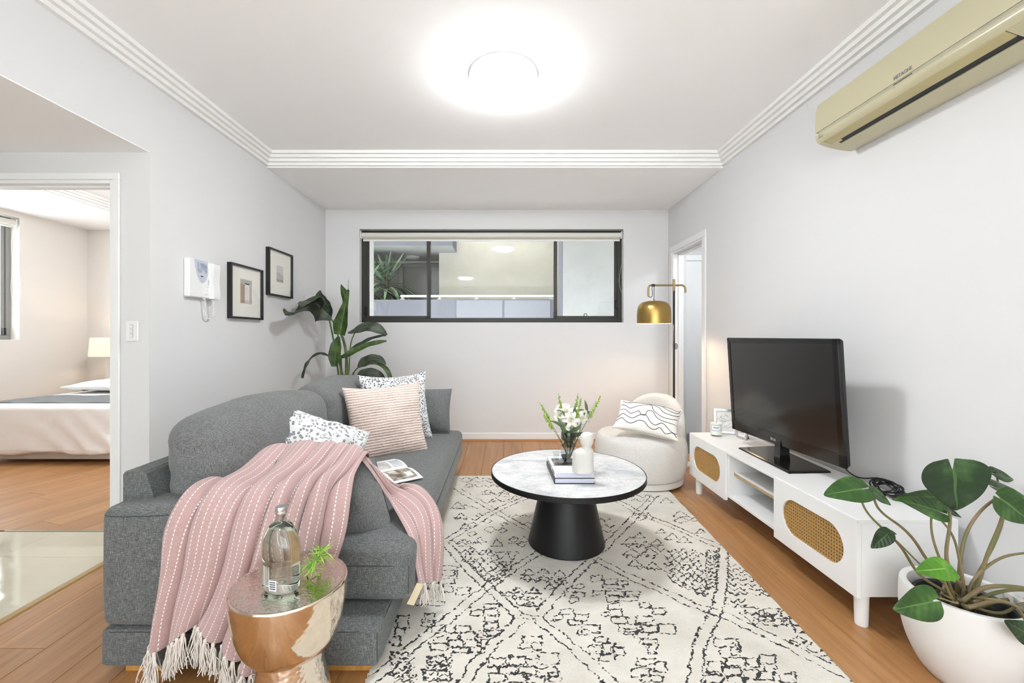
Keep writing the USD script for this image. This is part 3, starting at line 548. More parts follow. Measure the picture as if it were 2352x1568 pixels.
# ---------------------------------------------------------------- pink throw
m_throw = node_mat('pink_throw', {'a': ('attribute', {'attribute': 'st'}), 's': ('separate_xyz', {}), 'g': ('geometry', {}),
    'un': ('math', {'math_type': 'multiply', 'value2': 1/.037}), 'uf': ('math', {'math_type': 'fraction'}), 'ud': ('math', {'math_type': 'subtract', 'value2': .5}), 'ua': ('math', {'math_type': 'absolute'}), 'us': ('math', {'math_type': 'less_than', 'value2': .055}),
    'vn': ('math', {'math_type': 'multiply', 'value2': 1/.0125}), 'vf': ('math', {'math_type': 'fraction'}), 'vs': ('math', {'math_type': 'less_than', 'value2': .62}), 'k': ('math', {'math_type': 'multiply'}),
    'n': ('noise_texture', {'scale': 800., 'detail': 2}), 'r': ('rgb_ramp', {'ramp': [(.32, lin(168, 129, 128)), (.5, lin(195, 160, 158)), (.68, lin(216, 191, 188))]}), 'c': ('mix_color', {'b': lin(250, 247, 244)}),
    'hb': ('math', {'math_type': 'multiply_add', 'value2': 1.6}), 'u': ('bump', {'distance': .0022}), 'p': ('principled_bsdf', {'roughness': .95, 'sheen_weight': .25})},
    [('a.vector', 's.vector'), ('s.x', 'un.value1'), ('un.value', 'uf.value1'), ('uf.value', 'ud.value1'), ('ud.value', 'ua.value1'), ('ua.value', 'us.value1'), ('s.y', 'vn.value1'), ('vn.value', 'vf.value1'), ('vf.value', 'vs.value1'), ('us.value', 'k.value1'), ('vs.value', 'k.value2'),
     ('g.position', 'n.vector'), ('n.fac', 'r.fac'), ('r.color', 'c.a'), ('k.value', 'c.fac'), ('c.result', 'p.base_color'), ('k.value', 'hb.value1'), ('n.fac', 'hb.value3'), ('hb.value', 'u.height'), ('u.normal', 'p.normal')])
m_fringe = mat('fringe_yarn', lin(222, 214, 206), .95)
def cloth(rows, n, m):
    C = np.array([[P(*q) for q in r] for r in rows]); a = np.linspace(0, 1, C.shape[0]); b = np.linspace(0, 1, C.shape[1])
    D = np.r_[0, np.cumsum(np.linalg.norm(np.diff(C[:, C.shape[1]//2], axis=0), axis=1))]; a = D/D[-1]
    V = CubicSpline(a, C, axis=0)(np.linspace(0, 1, n)); V = CubicSpline(b, V, axis=1)(np.linspace(0, 1, m)); return V
def cloth_uv(V, width):
    n, m, _ = V.shape; u = np.linspace(0, width, m)[None, :].repeat(n, 0); d = np.linalg.norm(np.diff(V, axis=0), axis=2).mean(1); v = np.r_[0, np.cumsum(d)][:, None].repeat(m, 1); return np.stack([u, v], -1)
R = [[(575, 1085, 1.93), (620, 1066, 1.95), (665, 1058, 1.97), (712, 1057, 1.97), (758, 1060, 1.95), (800, 1068, 1.93), (838, 1085, 1.9)],
     [(560, 1060, 1.74), (606, 1045, 1.77), (660, 1037, 1.79), (711, 1035, 1.79), (760, 1036, 1.79), (802, 1041, 1.78), (838, 1058, 1.74)],
     [(486, 1105, 1.6), (545, 1093, 1.61), (605, 1088, 1.62), (660, 1084, 1.63), (715, 1082, 1.63), (765, 1084, 1.63), (812, 1095, 1.64)],
     [(420, 1150, 1.452), (480, 1148, 1.447), (540, 1147, 1.445), (602, 1146, 1.447), (668, 1144, 1.46), (732, 1140, 1.495), (795, 1150, 1.555)],
     [(392, 1200, 1.415), (455, 1203, 1.405), (517, 1203, 1.405), (582, 1205, 1.407), (648, 1205, 1.425), (718, 1203, 1.455), (786, 1205, 1.52)],
     [(374, 1290, 1.402), (433, 1300, 1.394), (495, 1300, 1.394), (558, 1302, 1.398), (625, 1302, 1.41), (697, 1298, 1.445), (776, 1268, 1.50)],
     [(358, 1385, 1.397), (408, 1392, 1.388), (465, 1392, 1.388), (525, 1402, 1.39), (588, 1412, 1.40), (655, 1420, 1.43), (750, 1400, 1.47)],
     [(346, 1462, 1.397), (392, 1478, 1.387), (444, 1440, 1.385), (498, 1470, 1.387), (556, 1530, 1.39), (615, 1548, 1.40), (720, 1520, 1.45)]]
V = cloth(R, 150, 170); uvw = cloth_uv(V, .93); tt = np.linspace(0, 1, 150)[:, None]; ss = np.linspace(0, 1, 170)[None, :]
D = uvw[..., 1]/uvw[-1, 0, 1]
du, dv = np.gradient(V, axis=0), np.gradient(V, axis=1); N = np.cross(dv, du); N /= np.linalg.norm(N, axis=2, keepdims=True)
if N[75, 80, 1] > 0: N = -N
# pleats: sharp valleys fanning out towards the hem
ph = 2*np.pi*(6.2*ss+.16*np.sin(3*np.pi*ss)+.22*D*np.sin(7*ss+1))+1.1*np.sin(4*D+6*ss)
pl_ = (1-np.abs(np.sin(ph/2))**.5)*-1+.42
amp = .052*np.clip((D-.08)/.35, .12, 1); V = V+N*(pl_*amp)[..., None]+N*(.006*np.sin(ss*31+5*D)*np.clip(D*1.5, .2, 1))[..., None]
V[:, :, 2] += .018*np.exp(-((D-.17)/.10)**2); V[:, :, 2] = np.maximum(V[:, :, 2], .03)
throw = thing('throw_blanket', 'pale pink throw with white dotted stitching and fringed ends, draped over the sofa arm', 'throw', (-.8, 1.5, .3))
obj('cloth', grid_mesh(V, .004), m_throw, throw, smooth=True, uv=np.tile(uvw.reshape(-1, 2), (2, 1)))
S = [[(800, 1048, 1.86), (822, 1052, 1.87), (842, 1060, 1.87), (858, 1072, 1.87)],
     [(818, 1046, 1.77), (832, 1047, 1.79), (845, 1053, 1.80), (858, 1064, 1.80)],
     [(862, 1102, 1.775), (874, 1099, 1.80), (888, 1100, 1.83), (905, 1112, 1.87)],
     [(897, 1160, 1.80), (918, 1143, 1.86), (942, 1126, 1.95), (968, 1118, 2.06)],
     [(928, 1215, 1.70), (955, 1176, 1.80), (980, 1158, 1.88), (1002, 1160, 1.95)],
     [(945, 1265, 1.655), (970, 1238, 1.73), (995, 1226, 1.79), (1018, 1222, 1.85)],
     [(953, 1305, 1.64), (973, 1300, 1.70), (995, 1293, 1.76), (1016, 1285, 1.82)],
     [(962, 1342, 1.635), (978, 1338, 1.69), (993, 1336, 1.74), (1009, 1332, 1.80)]]
V2 = cloth(S, 90, 60); uv2 = cloth_uv(V2, .34); s2 = np.linspace(0, 1, 60)[None, :]; t2 = np.linspace(0, 1, 90)[:, None]
du, dv = np.gradient(V2, axis=0), np.gradient(V2, axis=1); N2 = np.cross(dv, du); N2 /= np.linalg.norm(N2, axis=2, keepdims=True)
if N2[60, 30, 1] > 0: N2 = -N2
V2 = V2+N2*((-(1-np.abs(np.sin(np.pi*(2.6*s2+.25*np.sin(3*t2)+.1)))**.7)+.5)*.022*np.clip(t2*3, .3, 1))[..., None]
obj('cloth', grid_mesh(V2, .004), m_throw, throw, smooth=True, uv=np.tile(uv2.reshape(-1, 2), (2, 1)))
rt = np.random.RandomState(12)
def tassel(p, L, dirx, n=22, spread=.013, zmin=.004):
    parts = [rbox(p+np.array([0, 0, -.004]), (.011, .011, .014), .005, 2)]
    for k in range(n):
        e = np.array([dirx[0]+rt.randn()*spread, dirx[1]+rt.randn()*spread*.8, -L*(.8+.3*rt.rand())]); q = [p+rt.randn(3)*.002, p+e*.35+rt.randn(3)*.003, p+e*.7+rt.randn(3)*.004, p+e]; q = np.array(q); q[:, 2] = np.maximum(q[:, 2], zmin)
        parts.append(tube(curve(q, 6), .0016, 4))
    return TC(parts)
hem = V[-1]
for k in np.linspace(2, 166, 25).astype(int): obj('tassel', tassel(hem[k]+np.array([0, -.002, 0]), .098, (0, -.004)), m_fringe, throw)
hem2 = V2[-1]
for k in np.linspace(8, 58, 5).astype(int): obj('tassel', tassel(hem2[k], .085, (.004, 0), 12, .01, .016), m_fringe, throw)
lab = P(955, 1342, 1.63); obj('care_label', hull([lab+np.array(q) for q in ((.004, 0, .006), (.03, .004, .001), (-.03, -.02, -.062), (-.004, -.016, -.07), (.004, .0015, .006), (-.03, -.0185, -.062))]), mat('label_tape', lin(205, 191, 162), .8), throw, label='cream care label')
# ---------------------------------------------------------------- hammered metal side table with bottle and sprig
def hammered(name, col, rough, sc=75., stg=.4):
    return node_mat(name, {'g': ('geometry', {}), 'v': ('voronoi_texture', {'scale': sc, 'feature': 'smooth_f1', 'smoothness': .6}), 'u': ('bump', {'distance': .003, 'strength': stg, 'invert': True}), 'p': ('principled_bsdf', {'base_color': col, 'metallic': 1.0, 'roughness': rough})},
                    [('g.position', 'v.vector'), ('v.distance', 'u.height'), ('u.normal', 'p.normal')])
m_ham = hammered('hammered_nickel', lin(226, 216, 204), .1)
TX, TY, TZ = -.626, 1.256, .445
stb = thing('side_table', 'hammered nickel hourglass side table in front of the sofa arm', 'side table', (TX, TY, 0))
aa = np.linspace(0, np.pi/2, 22)
bowl = [(.0, TZ-.004), (.145, TZ-.004), (.151, TZ-.001), (.155, TZ), (.158, TZ-.002), (.158, TZ-.008)]
bowl += [(.084+.074*np.cos(t)**.85, TZ-.01-.185*np.sin(t)) for t in aa[1:-1]]+[(.086, TZ-.198)]
base = [(.086, TZ-.198), (.088, TZ-.2), (.092, .2), (.104, .14), (.122, .07), (.137, .02), (.139, .006), (.134, .0), (.0, .0)]
obj('bowl', lathe(bowl[3:], (TX, TY, 0), 96), hammered('hammered_bowl', lin(226, 214, 198), .1, 60., .18), stb, smooth=60)
obj('base', lathe(base, (TX, TY, 0), 96), m_ham, stb)
m_top = hammered('hammered_top', lin(214, 206, 198), .1, 150., .30)
obj('top', lathe(bowl[:4]+[(.152, TZ-.012), (0, TZ-.012)], (TX, TY, 0), 96), m_top, stb)
ZT0 = TZ-.003
m_glass = pane_mat('clear_glass', (.93, .965, .94), 1.55)
m_water = mat('water', (.96, .985, .975), .0, extra={'transmission_weight': 1.0, 'ior': 1.33})
bx, by = -.632, 1.213
bt = thing('water_bottle', 'clear glass water bottle with a silver screw cap on the side table', 'bottle', (bx, by, ZT0))
def obr(prof, sx, sy, c, ang, n=56):
    m = lathe(prof, (0, 0, 0), n); v = np.array(m.vertices); k = np.interp(v[:, 2], [.0, .15, .185, .2], [1, 1, .4, 0]); v[:, 0] *= 1+(sx-1)*k; v[:, 1] *= 1+(sy-1)*k; return place(TM(v, m.faces), rotz(ang), c)
r0 = .05
out = [(0, .001), (r0*.8, .0), (r0*.93, .004), (r0, .014), (r0, .125), (r0*.97, .145), (r0*.86, .166), (r0*.66, .185), (r0*.42, .197), (.0145, .205), (.0135, .212), (.0135, .222)]
inn = [(.0105, .222), (.0105, .207), (.017, .196), (r0*.6, .1835), (r0*.8, .164), (r0*.91, .144), (r0*.94, .124), (r0*.94, .016), (r0*.85, .008), (0, .007)]
A = -.35
obj('bottle_glass', obr(out+inn, 1.22, .82, (bx, by, ZT0), A), m_glass, bt, smooth=50)
wprof = [(0, .0072), (r0*.84, .0084), (r0*.935, .0165), (r0*.935, .124), (r0*.905, .1435), (r0*.795, .1635), (r0*.6, .183), (0, .183)]
obj('water', obr(wprof, 1.22, .82, (bx, by, ZT0), A), m_water, bt, smooth=50)
obj('cap', lathe([(.0, .218), (.0152, .218), (.0158, .221), (.0158, .224), (.0150, .2255), (.0158, .227), (.0158, .235), (.0148, .238), (0, .2385)], (bx, by, ZT0), 40), mat('brushed_aluminium', (.66, .66, .67), .28, 1.0), bt, label='silver screw cap')
R_ = rotz(A); lf = lambda x, z, o=0: np.array([bx, by, ZT0])+R_@np.array([x, -np.sqrt(max(0, 1-(x/(r0*1.22))**2))*r0*.82-.0006-o, z])
m_white = mat('white_print', lin(246, 246, 246), .5); m_navy = mat('navy_print', lin(88, 90, 102), .5)
def patch(x0, x1, z0, z1, o, mm, nm):
    xs_ = np.linspace(x0, x1, 6); return obj(nm, grid_mesh(np.array([[lf(x, z, o) for x in xs_] for z in (z0, z1)]), .0004), mm, bt)
patch(.002, .025, .022, .05, .0, m_white, 'barcode_label')
for k in range(4): patch(.0045, .0225, .0255+k*.006, .029+k*.006, .0006, m_navy, 'barcode_bar')
# lettering on the far side of the bottle is too small to read: fine white lines
for k in range(7): patch(-.022+k*.004, -.0216+k*.004, .03, .085, .0, m_white, 'print_line')
m_sprig = mat('sprig_green', lin(122, 176, 78), .5, var=(60, lin(182, 214, 92), .35, .65))
sp = thing('plant_sprig', 'small bright green artificial sprig on the side table behind the bottle', 'plant', (-.572, 1.29, ZT0))
rs = np.random.RandomState(8); st0, st1 = np.array([-.585, 1.275, ZT0+.012]), np.array([-.548, 1.30, ZT0+.07])
obj('stem', tube(curve([st0+np.array([-.01, -.005, -.008]), st0, (st0+st1)/2+np.array([0, 0, .006]), st1], 10), .003, 6), m_sprig, sp)
for k in range(70):
    f = rs.rand()**.8; b = st0+(st1-st0)*f; d = rs.randn(3); d /= np.linalg.norm(d); d = d+np.array([.25, .1, .45]); d /= np.linalg.norm(d); L = .032+.02*rs.rand(); s_ = np.linspace(0, 1, 5)[:, None]; c = b+d*L*s_+np.array([0, 0, -.012])*s_**2; c[:, 2] = np.maximum(c[:, 2], ZT0+.003)
    w = .0028*np.sin(np.pi*np.linspace(.2, .98, 5)); sd = np.cross(d, [0, .3, 1]); sd /= np.linalg.norm(sd); obj('leaf', grid_mesh(np.stack([c-sd*w[:, None], c+np.array([0, 0, .001]), c+sd*w[:, None]], 1), .0008), m_sprig, sp)
# ---------------------------------------------------------------- low media console
m_lam = mat('white_laminate', lin(240, 240, 240), .42)
m_chip = mat('chipboard', lin(206, 182, 142), .8, var=(260., lin(160, 130, 92), .35, .65))
m_cane = mat('cane', lin(198, 158, 98), .55, var=(150., lin(178, 136, 76), .4, .65))
m_void = mat('cane_backing', lin(66, 46, 28), .9)
CX0, CX1, CYN, CYF, CT, CB = 1.40, 1.80, 1.687, 3.206, .437, .125
ym1, ym2 = 2.206, 2.695
con = thing('media_console', 'long low white media console with two rattan oval doors along the right wall', 'tv console', (1.6, 2.45, 0))
obj('top_panel', box(CX0+.003, CYN, CT-.016, CX1, CYF, CT, .0015), m_lam, con)
obj('bottom_panel', box(CX0+.018, CYN+.016, .145, CX1, CYF-.016, .161, .001), m_lam, con)
for a, b in ((CYN, CYN+.016), (CYF-.016, CYF), (ym1, ym1+.016), (ym2-.016, ym2)): obj('side_panel', box(CX0+.018, a, .13 if a in (CYN, CYF-.016) else .161, CX1, b, CT-.016, .001), m_lam, con)
obj('back_panel', box(CX1-.008, CYN+.016, .161, CX1-.002, CYF-.016, CT-.016), m_lam, con)
shf = obj('shelf', box(CX0+.05, ym1+.016, .288, CX1-.01, ym2-.016, .304, .0008), m_lam, con)
obj('shelf_edge', box(CX0+.0475, ym1+.017, .2885, CX0+.05, ym2-.017, .3035), m_chip, shf, label='raw chipboard front edge')
for a, b in ((CYN+.001, ym1+.001), (ym2-.001, CYF-.001)):
    yc, zc = (a+b)/2, .2815; st_ = stadium(yc, zc, .386, .170)
    dr = obj('door', prism(sbox(a, CB, b, CT-.004).difference(st_), CX0-.001, CX0+.017, 'yz'), m_lam, con, smooth=30)
    S_ = stadium(yc, zc, .40, .184); segs = []; pit = .0150; x0, z0, x1, z1 = S_.bounds
    def add(l, w):
        g = l.intersection(S_)
        for q in (g.geoms if hasattr(g, 'geoms') else [g]):
            if q.geom_type == 'LineString' and q.length > .004: segs.append(prism(q.buffer(w, cap_style=2), CX0+.008+add.o, CX0+.0092+add.o, 'yz'))
    for k in range(int((x1-x0)/pit)+1):
        add.o = 0.0; add(LineString([(x0+k*pit-.0022, z0), (x0+k*pit-.0022, z1)]), .0012); add(LineString([(x0+k*pit+.0022, z0), (x0+k*pit+.0022, z1)]), .0012)
    for k in range(int((z1-z0)/pit)+1):
        add.o = -.0011; add(LineString([(x0, z0+k*pit-.0022), (x1, z0+k*pit-.0022)]), .0012); add(LineString([(x0, z0+k*pit+.0022), (x1, z0+k*pit+.0022)]), .0012)
    for k in range(-int((z1-z0)/pit)-1, int((x1-x0)/pit)+2):
        h_ = z1-z0; dz_ = .5*pit-(h_ % pit); add.o = -.002; add(LineString([(x0+(k+.5)*pit, z0), (x0+(k+.5)*pit+h_, z1)]), .0016); add.o = .001; add(LineString([(x0+k*pit+dz_, z1), (x0+k*pit+dz_+h_, z0)]), .0016)
    obj('cane_panel', TC(segs), m_cane, dr, smooth=False, kind='stuff', label='woven rattan cane in the oval opening')
    obj('cane_backing', prism(S_, CX0+.0135, CX0+.0155, 'yz'), m_void, dr, smooth=False)
for x, y in ((CX0+.045, CYN+.035), (CX1-.06, CYN+.035), (CX0+.045, CYF-.06), (CX1-.06, CYF-.06)):
    obj('leg', lathe([(0, .0), (.021, .0), (.0225, .004), (.026, .145), (0, .145)], (x, y, 0), 28), m_lam, con)
# ---------------------------------------------------------------- television
m_bezel = mat('gloss_black', lin(16, 16, 17), .12)
m_screen = mat('tv_screen', lin(27, 27, 27), .13, spec=.6)
m_matblack = mat('matt_black', lin(22, 22, 23), .5)
tv = thing('television', 'black flat television standing on the white media console', 'television', (1.60, 2.45, CT))
# screen plane: far top corner, near top corner, far bottom, near bottom
A0, A1 = P(1670, 776, 2.885), P(1921, 773, 2.011); B0, B1 = P(1683, 984, 2.885), P(1943, 1077, 2.011)
ex = (B1-B0); LW = np.linalg.norm(ex); ex /= LW; ez = (A0-B0); HT = np.linalg.norm(ez); ez /= HT; ez -= ex*(ez@ex); ez /= np.linalg.norm(ez); ey = np.cross(ex, ez)      # ey points away from the viewer or towards
if ey[0] > 0: ey = -ey                                                                    # towards the room
O = B0
def tvb(x0, x1, z0, z1, d0, d1, b=.002):
    m = box(x0, d0, z0, x1, d1, z1, b); v = np.array(m.vertices); return TM(O+v[:, :1]*ex+v[:, 1:2]*ey+v[:, 2:]*ez, m.faces if np.linalg.det(np.stack([ex, ey, ez], 1)) > 0 else m.faces[:, ::-1])
bz = .028
bezel = TC([tvb(0, LW, HT-bz, HT, -.012, .004), tvb(0, bz, 0, HT, -.012, .004), tvb(LW-bz*1.2, LW, 0, HT, -.012, .004), tvb(0, LW, 0, .062, -.012, .004)])
obj('bezel', bezel, m_bezel, tv); obj('screen', tvb(bz-.004, LW-bz, .05, HT-bz+.004, -.01, .0005, .0005), m_screen, tv)
obj('back_cover', TC([tvb(.002, LW-.002, .002, HT-.002, -.035, -.012, .01), tvb(.12, LW-.12, .08, HT-.14, -.07, -.03, .02)]), m_matblack, tv)
obj('trim_line', tvb(.001, LW-.004, HT-.0005, HT+.002, -.011, .0, .0005), mat('tv_edge', lin(70, 74, 80), .2), tv)
lg = thing_logo = None
m_logo = mat('logo_grey', lin(190, 190, 192), .4)
lo = O+ex*(LW*.435)+ez*.018+ey*.0042
rr_ = -ex if False else ex
disc = lathe([(0, 0), (.0085, 0), (.0085, .001), (0, .001)], (0, 0, 0), 28); v = np.array(disc.vertices)
obj('logo_disc', TM(lo+ex*.0+v[:, :1]*ex+v[:, 1:2]*ez+v[:, 2:]*ey+ez*.007, disc.faces if np.linalg.det(np.stack([ex, ez, ey], 1)) > 0 else disc.faces[:, ::-1]), mat('logo_disc', lin(176, 176, 180), .4), tv)
def flat_text(s, h, o, r, u, n, bold=True, depth=.0008):
    m = meshkit.text_mesh(s, h, depth, bold); v = np.array(m.vertices); R3 = np.stack([r, u, n], 1); return TM(np.asarray(o)+v@R3.T, m.faces if np.linalg.det(R3) > 0 else m.faces[:, ::-1])
obj('logo_letters', flat_text('LG', .0125, lo+ex*.0125+ez*.001, ex, ez, ey), m_logo, tv)
obj('logo_face', TC([flat_text('L', .006, lo-ex*.0015+ez*.004+ey*.0012, ex, ez, ey, True, .0003), TM(*(lambda t: (lo+t[0][:, :1]*ex+t[0][:, 1:2]*ez+t[0][:, 2:]*ey+ez*.007+ey*.0012, t[1]))((lambda w: (np.array(w.vertices), w.faces))(tube(curve([(.0058*math.cos(a), .0058*math.sin(a), 0) for a in np.linspace(.9, 6.0, 20)], 30), .0007, 4))))]), m_bezel, tv)
nx, ny = 1.60, 2.45
obj('neck', hull([(nx+dx*s_, ny+dy*(1+.2*(z < .46)), z) for z, s_ in ((CT+.012, 1.0), (.6, .7)) for dx in (-.03, .03) for dy in (-.022, .022)]), m_bezel, tv)
q = [atz(1696, 1030, CT), atz(1777, 1026, CT), atz(1909, 1086, CT), atz(1812, 1088, CT)]; qc = sum(q)/4
obj('stand_base', hull([p+np.array([0, 0, .0005]) for p in q]+[qc+(p-qc)*.985+np.array([0, 0, .008]) for p in q]+[qc+(p-qc)*.93+np.array([0, 0, .0125]) for p in q]), m_bezel, tv)
# cables behind
cab = thing('cable_coil', 'coiled black power cables on the console behind the television', 'cable', (1.76, 1.93, CT))
rc = np.random.RandomState(3)
for k in range(7):
    a0 = rc.rand()*6; c = np.array([1.755+.012*rc.randn(), 1.945+.02*rc.randn(), CT+.034+.006*rc.randn()]); R1, R2 = .018+.006*rc.rand(), .055+.02*rc.rand(); an = np.linspace(a0, a0+5.6, 26); tilt = .5*rc.randn()
    p = np.stack([c[0]+R1*np.cos(an), c[1]+R2*np.sin(an), c[2]+.022*np.cos(an+tilt)], 1); p[:, 2] = np.maximum(p[:, 2], CT+.004); obj('cable', tube(p, .0036, 6), m_matblack, cab)
obj('plug', box(1.735, 1.855, CT+.0005, 1.775, 1.90, CT+.038, .008), m_matblack, cab); obj('cable', tube(curve([(1.77, 2.0, CT+.05), (1.79, 2.06, CT+.04), (1.78, 2.12, CT+.02), (1.74, 2.18, CT+.06)], 16), .0035, 6), m_matblack, cab)
# ---------------------------------------------------------------- candle and silver frames
zc0 = CT
cp = P(1645, 0, 3.10); cp[2] = CT
m_thin = pane_mat('thin_glass', (.985, .99, .985), 1.4)
can = thing('candle', 'white scented candle in a glass tumbler on the far end of the console', 'candle', cp)
rc_ = 26/2*cp[1]/980
obj('glass', lathe([(0, .0005), (rc_*.9, .0005), (rc_, .004), (rc_*1.05, .105), (rc_*1.05-.002, .105), (rc_-.0025, .009), (0, .008)], cp, 40), m_thin, can)
obj('wax', lathe([(0, .0085), (rc_-.0032, .0095), (rc_*1.05-.0034, .094), (rc_*.5, .092), (0, .091)], cp, 40), mat('wax', lin(250, 248, 244), .5), can)
obj('wick', tube([cp+np.array([0, 0, .091]), cp+np.array([.001, 0, .097]), cp+np.array([.002, 0, .102])], .001, 5), m_black, can)
vd = np.array([-cp[0], -cp[1], 0]); vd /= np.linalg.norm(vd); a_v = math.atan2(vd[1], vd[0])
def ring_patch(t0, t1, z0, z1, off): 
    an = a_v+np.linspace(t0, t1, 12); return grid_mesh(np.array([[cp+np.array([(np.interp(z, [.004, .105], [rc_, rc_*1.05])+off)*math.cos(a), (np.interp(z, [.004, .105], [rc_, rc_*1.05])+off)*math.sin(a), z]) for a in an] for z in (z0, z1)]), .0003)
obj('label_border', ring_patch(-.78, .78, .044, .082, .0006), mat('candle_border', lin(120, 126, 140), .5), can); obj('label_paper', ring_patch(-.72, .72, .0465, .0795, .001), m_white, can)
obj('label_print', TC([ring_patch(-.5, .5, .064, .0685, .0013), ring_patch(-.35, .35, .058, .0605, .0013)]), mat('candle_print', lin(110, 112, 118), .5), can)
m_silver = mat('silver_frame', (.80, .80, .80), .3, 1.0); m_paper = mat('frame_paper', lin(246, 245, 242), .7)
def standing_frame(name, label, bl, br, h, lean, seed, w=.02):
    bl, br = np.array(bl), np.array(br); r = br-bl; W = np.linalg.norm(r); r /= W; nrm = np.array([r[1], -r[0], 0]); nrm = nrm if nrm@(-bl) > 0 else -nrm; u = np.array([0, 0, 1.])*math.cos(lean)-nrm*math.sin(lean); n = np.cross(r, u); n = n if n@nrm > 0 else -n
    def bxx(x0, x1, z0, z1, d0, d1, b=.0015):
        m = box(x0, d0, z0, x1, d1, z1, b); v = np.array(m.vertices); Q = np.stack([r, n, u], 1); return TM(bl+v@Q.T, m.faces if np.linalg.det(Q) > 0 else m.faces[:, ::-1])
    t = thing(name, label, 'picture frame', bl)
    obj('frame', TC([bxx(0, W, h-w, h, -.008, .008, .003), bxx(0, W, 0, w, -.008, .008, .003), bxx(0, w, w, h-w, -.008, .008, .003), bxx(W-w, W, w, h-w, -.008, .008, .003)]), m_silver, t)
    obj('print', bxx(w-.002, W-w+.002, w-.002, h-w+.002, -.006, -.001, .0003), m_paper, t)
    obj('easel_back', hull([bl+r*(W/2+dx)+np.array([0, 0, z])+n*d for dx in (-.02, .02) for z, d in ((.02, -.012), (h*.7, -.009-h*.7*math.sin(lean)), (.001, -.05))]), m_matblack, t)
    rs_ = np.random.RandomState(seed); tw = []
    for k in range(9):
        x = W/2+.012*rs_.randn(); z = h*(.28+.05*k); pts = [bl+r*(W/2)+u*(h*.3+k*.01)+n*.0002, bl+r*(x+.02*rs_.randn())+u*z+n*.0002, bl+r*(W/2+.03*rs_.randn())+u*(z+.02)+n*.0002]; tw.append(tube(curve(pts, 8), .0008, 4))
    obj('sketch', TC(tw), mat('sketch_ink_'+str(seed), lin(150, 148, 146), .8), t, label='fine grey twig drawing')
    return t
standing_frame('photo_frame', 'silver photo frame with a twig sketch beside the candle', P(1639, 993, 3.195)*[1, 1, 0]+[0, 0, CT+.001], P(1690, 999, 3.14)*[1, 1, 0]+[0, 0, CT+.001], .182, .12, 5)
standing_frame('photo_frame', 'second silver photo frame, low and mostly hidden behind the television', P(1691, 990, 3.08)*[1, 1, 0]+[0, 0, CT+.001], P(1714, 1005, 2.96)*[1, 1, 0]+[0, 0, CT+.001], .10, .25, 6, .014)
# ---------------------------------------------------------------- split air conditioner
m_ac = mat('yellowed_plastic', lin(190, 184, 154), .2); m_ac2 = mat('yellowed_vane', lin(182, 171, 126), .32); m_acb = mat('ac_lower', lin(184, 177, 148), .4)
ac = thing('air_conditioner', 'yellowed white split air conditioner high on the right wall', 'air conditioner', (XR, 1.76, 2.24))
AY0, AY1 = 1.30, 2.216
def acp(pts, y0, y1, mm, nm, **k): return obj(nm, prism(Polygon([(XR+x, z) for x, z in pts]), y0, y1, 'xz'), mm, ac, smooth=40, **k)
xf_ = -.206
face = [(xf_+.02, 2.365), (xf_+.008, 2.358), (xf_+.001, 2.33), (xf_-.004, 2.29), (xf_-.006, 2.25), (xf_-.004, 2.213)]
und = lambda x, o=0.0: (xf_+x, float(np.interp(x, [.0145, .03, .052, .08, .11, .14, .176, .205], [2.1575, 2.1515, 2.1435, 2.1355, 2.129, 2.1245, 2.121, 2.128]))+o)
acp([(-.001, 2.372), (xf_+.03, 2.37)]+[(x+.012, z) for x, z in face]+[(xf_+.006, 2.205), (xf_+.008, 2.182), (xf_+.03, 2.164), (xf_+.06, 2.158), (xf_+.1, 2.15), (xf_+.12, 2.138), (-.03, 2.128), (-.001, 2.131)], AY0, AY1, m_acb, 'body')
acp([(xf_+.05, 2.371)]+face+[(xf_+.014, 2.213), (xf_+.014, 2.355)], AY0-.002, AY1+.002, m_ac, 'front_panel')
acp([(xf_-.001, 2.2128), (xf_-.0025, 2.2105), (xf_-.002, 2.1972), (xf_+.012, 2.1972), (xf_+.012, 2.2128)], AY0+.02, AY1-.02, mat('ac_strip', lin(166, 162, 142), .3), 'display_strip')
arc = [(xf_-.003+.0, 2.197), (xf_-.004, 2.186), (xf_+.0, 2.174), (xf_+.008, 2.163), (xf_+.014, 2.159)]
acp(arc+[(xf_+.02, 2.165), (xf_+.012, 2.18), (xf_+.01, 2.197)], AY0, AY1+.001, m_ac, 'lower_lip')
band_ = lambda a, b, t: [und(x) for x in np.linspace(a, b, 8)]+[und(x, t) for x in np.linspace(b, a, 8)]
vy0, vy1 = 1.395, AY1-.035
acp(band_(.0145, .054, .006), vy0, vy1, m_ac2, 'vane'); acp(band_(.0145, .204, .012), AY0, vy0-.004, m_ac, 'vane_end'); acp(band_(.0145, .204, .012), vy1+.003, AY1+.001, m_ac, 'vane_end')
acp([und(.055, .004), und(.086, .004), und(.086, .014), und(.055, .014)], vy0, vy1, m_matblack, 'outlet_slot')
acp(band_(.083, .204, .01), vy0-.004, vy1+.003, m_ac, 'bottom_panel')
acp(band_(.0545, .083, .008), vy1-.022, vy1+.003, m_ac, 'outlet_corner'); acp(band_(.0545, .068, .008), vy1-.05, vy1-.022, m_ac2, 'outlet_corner')
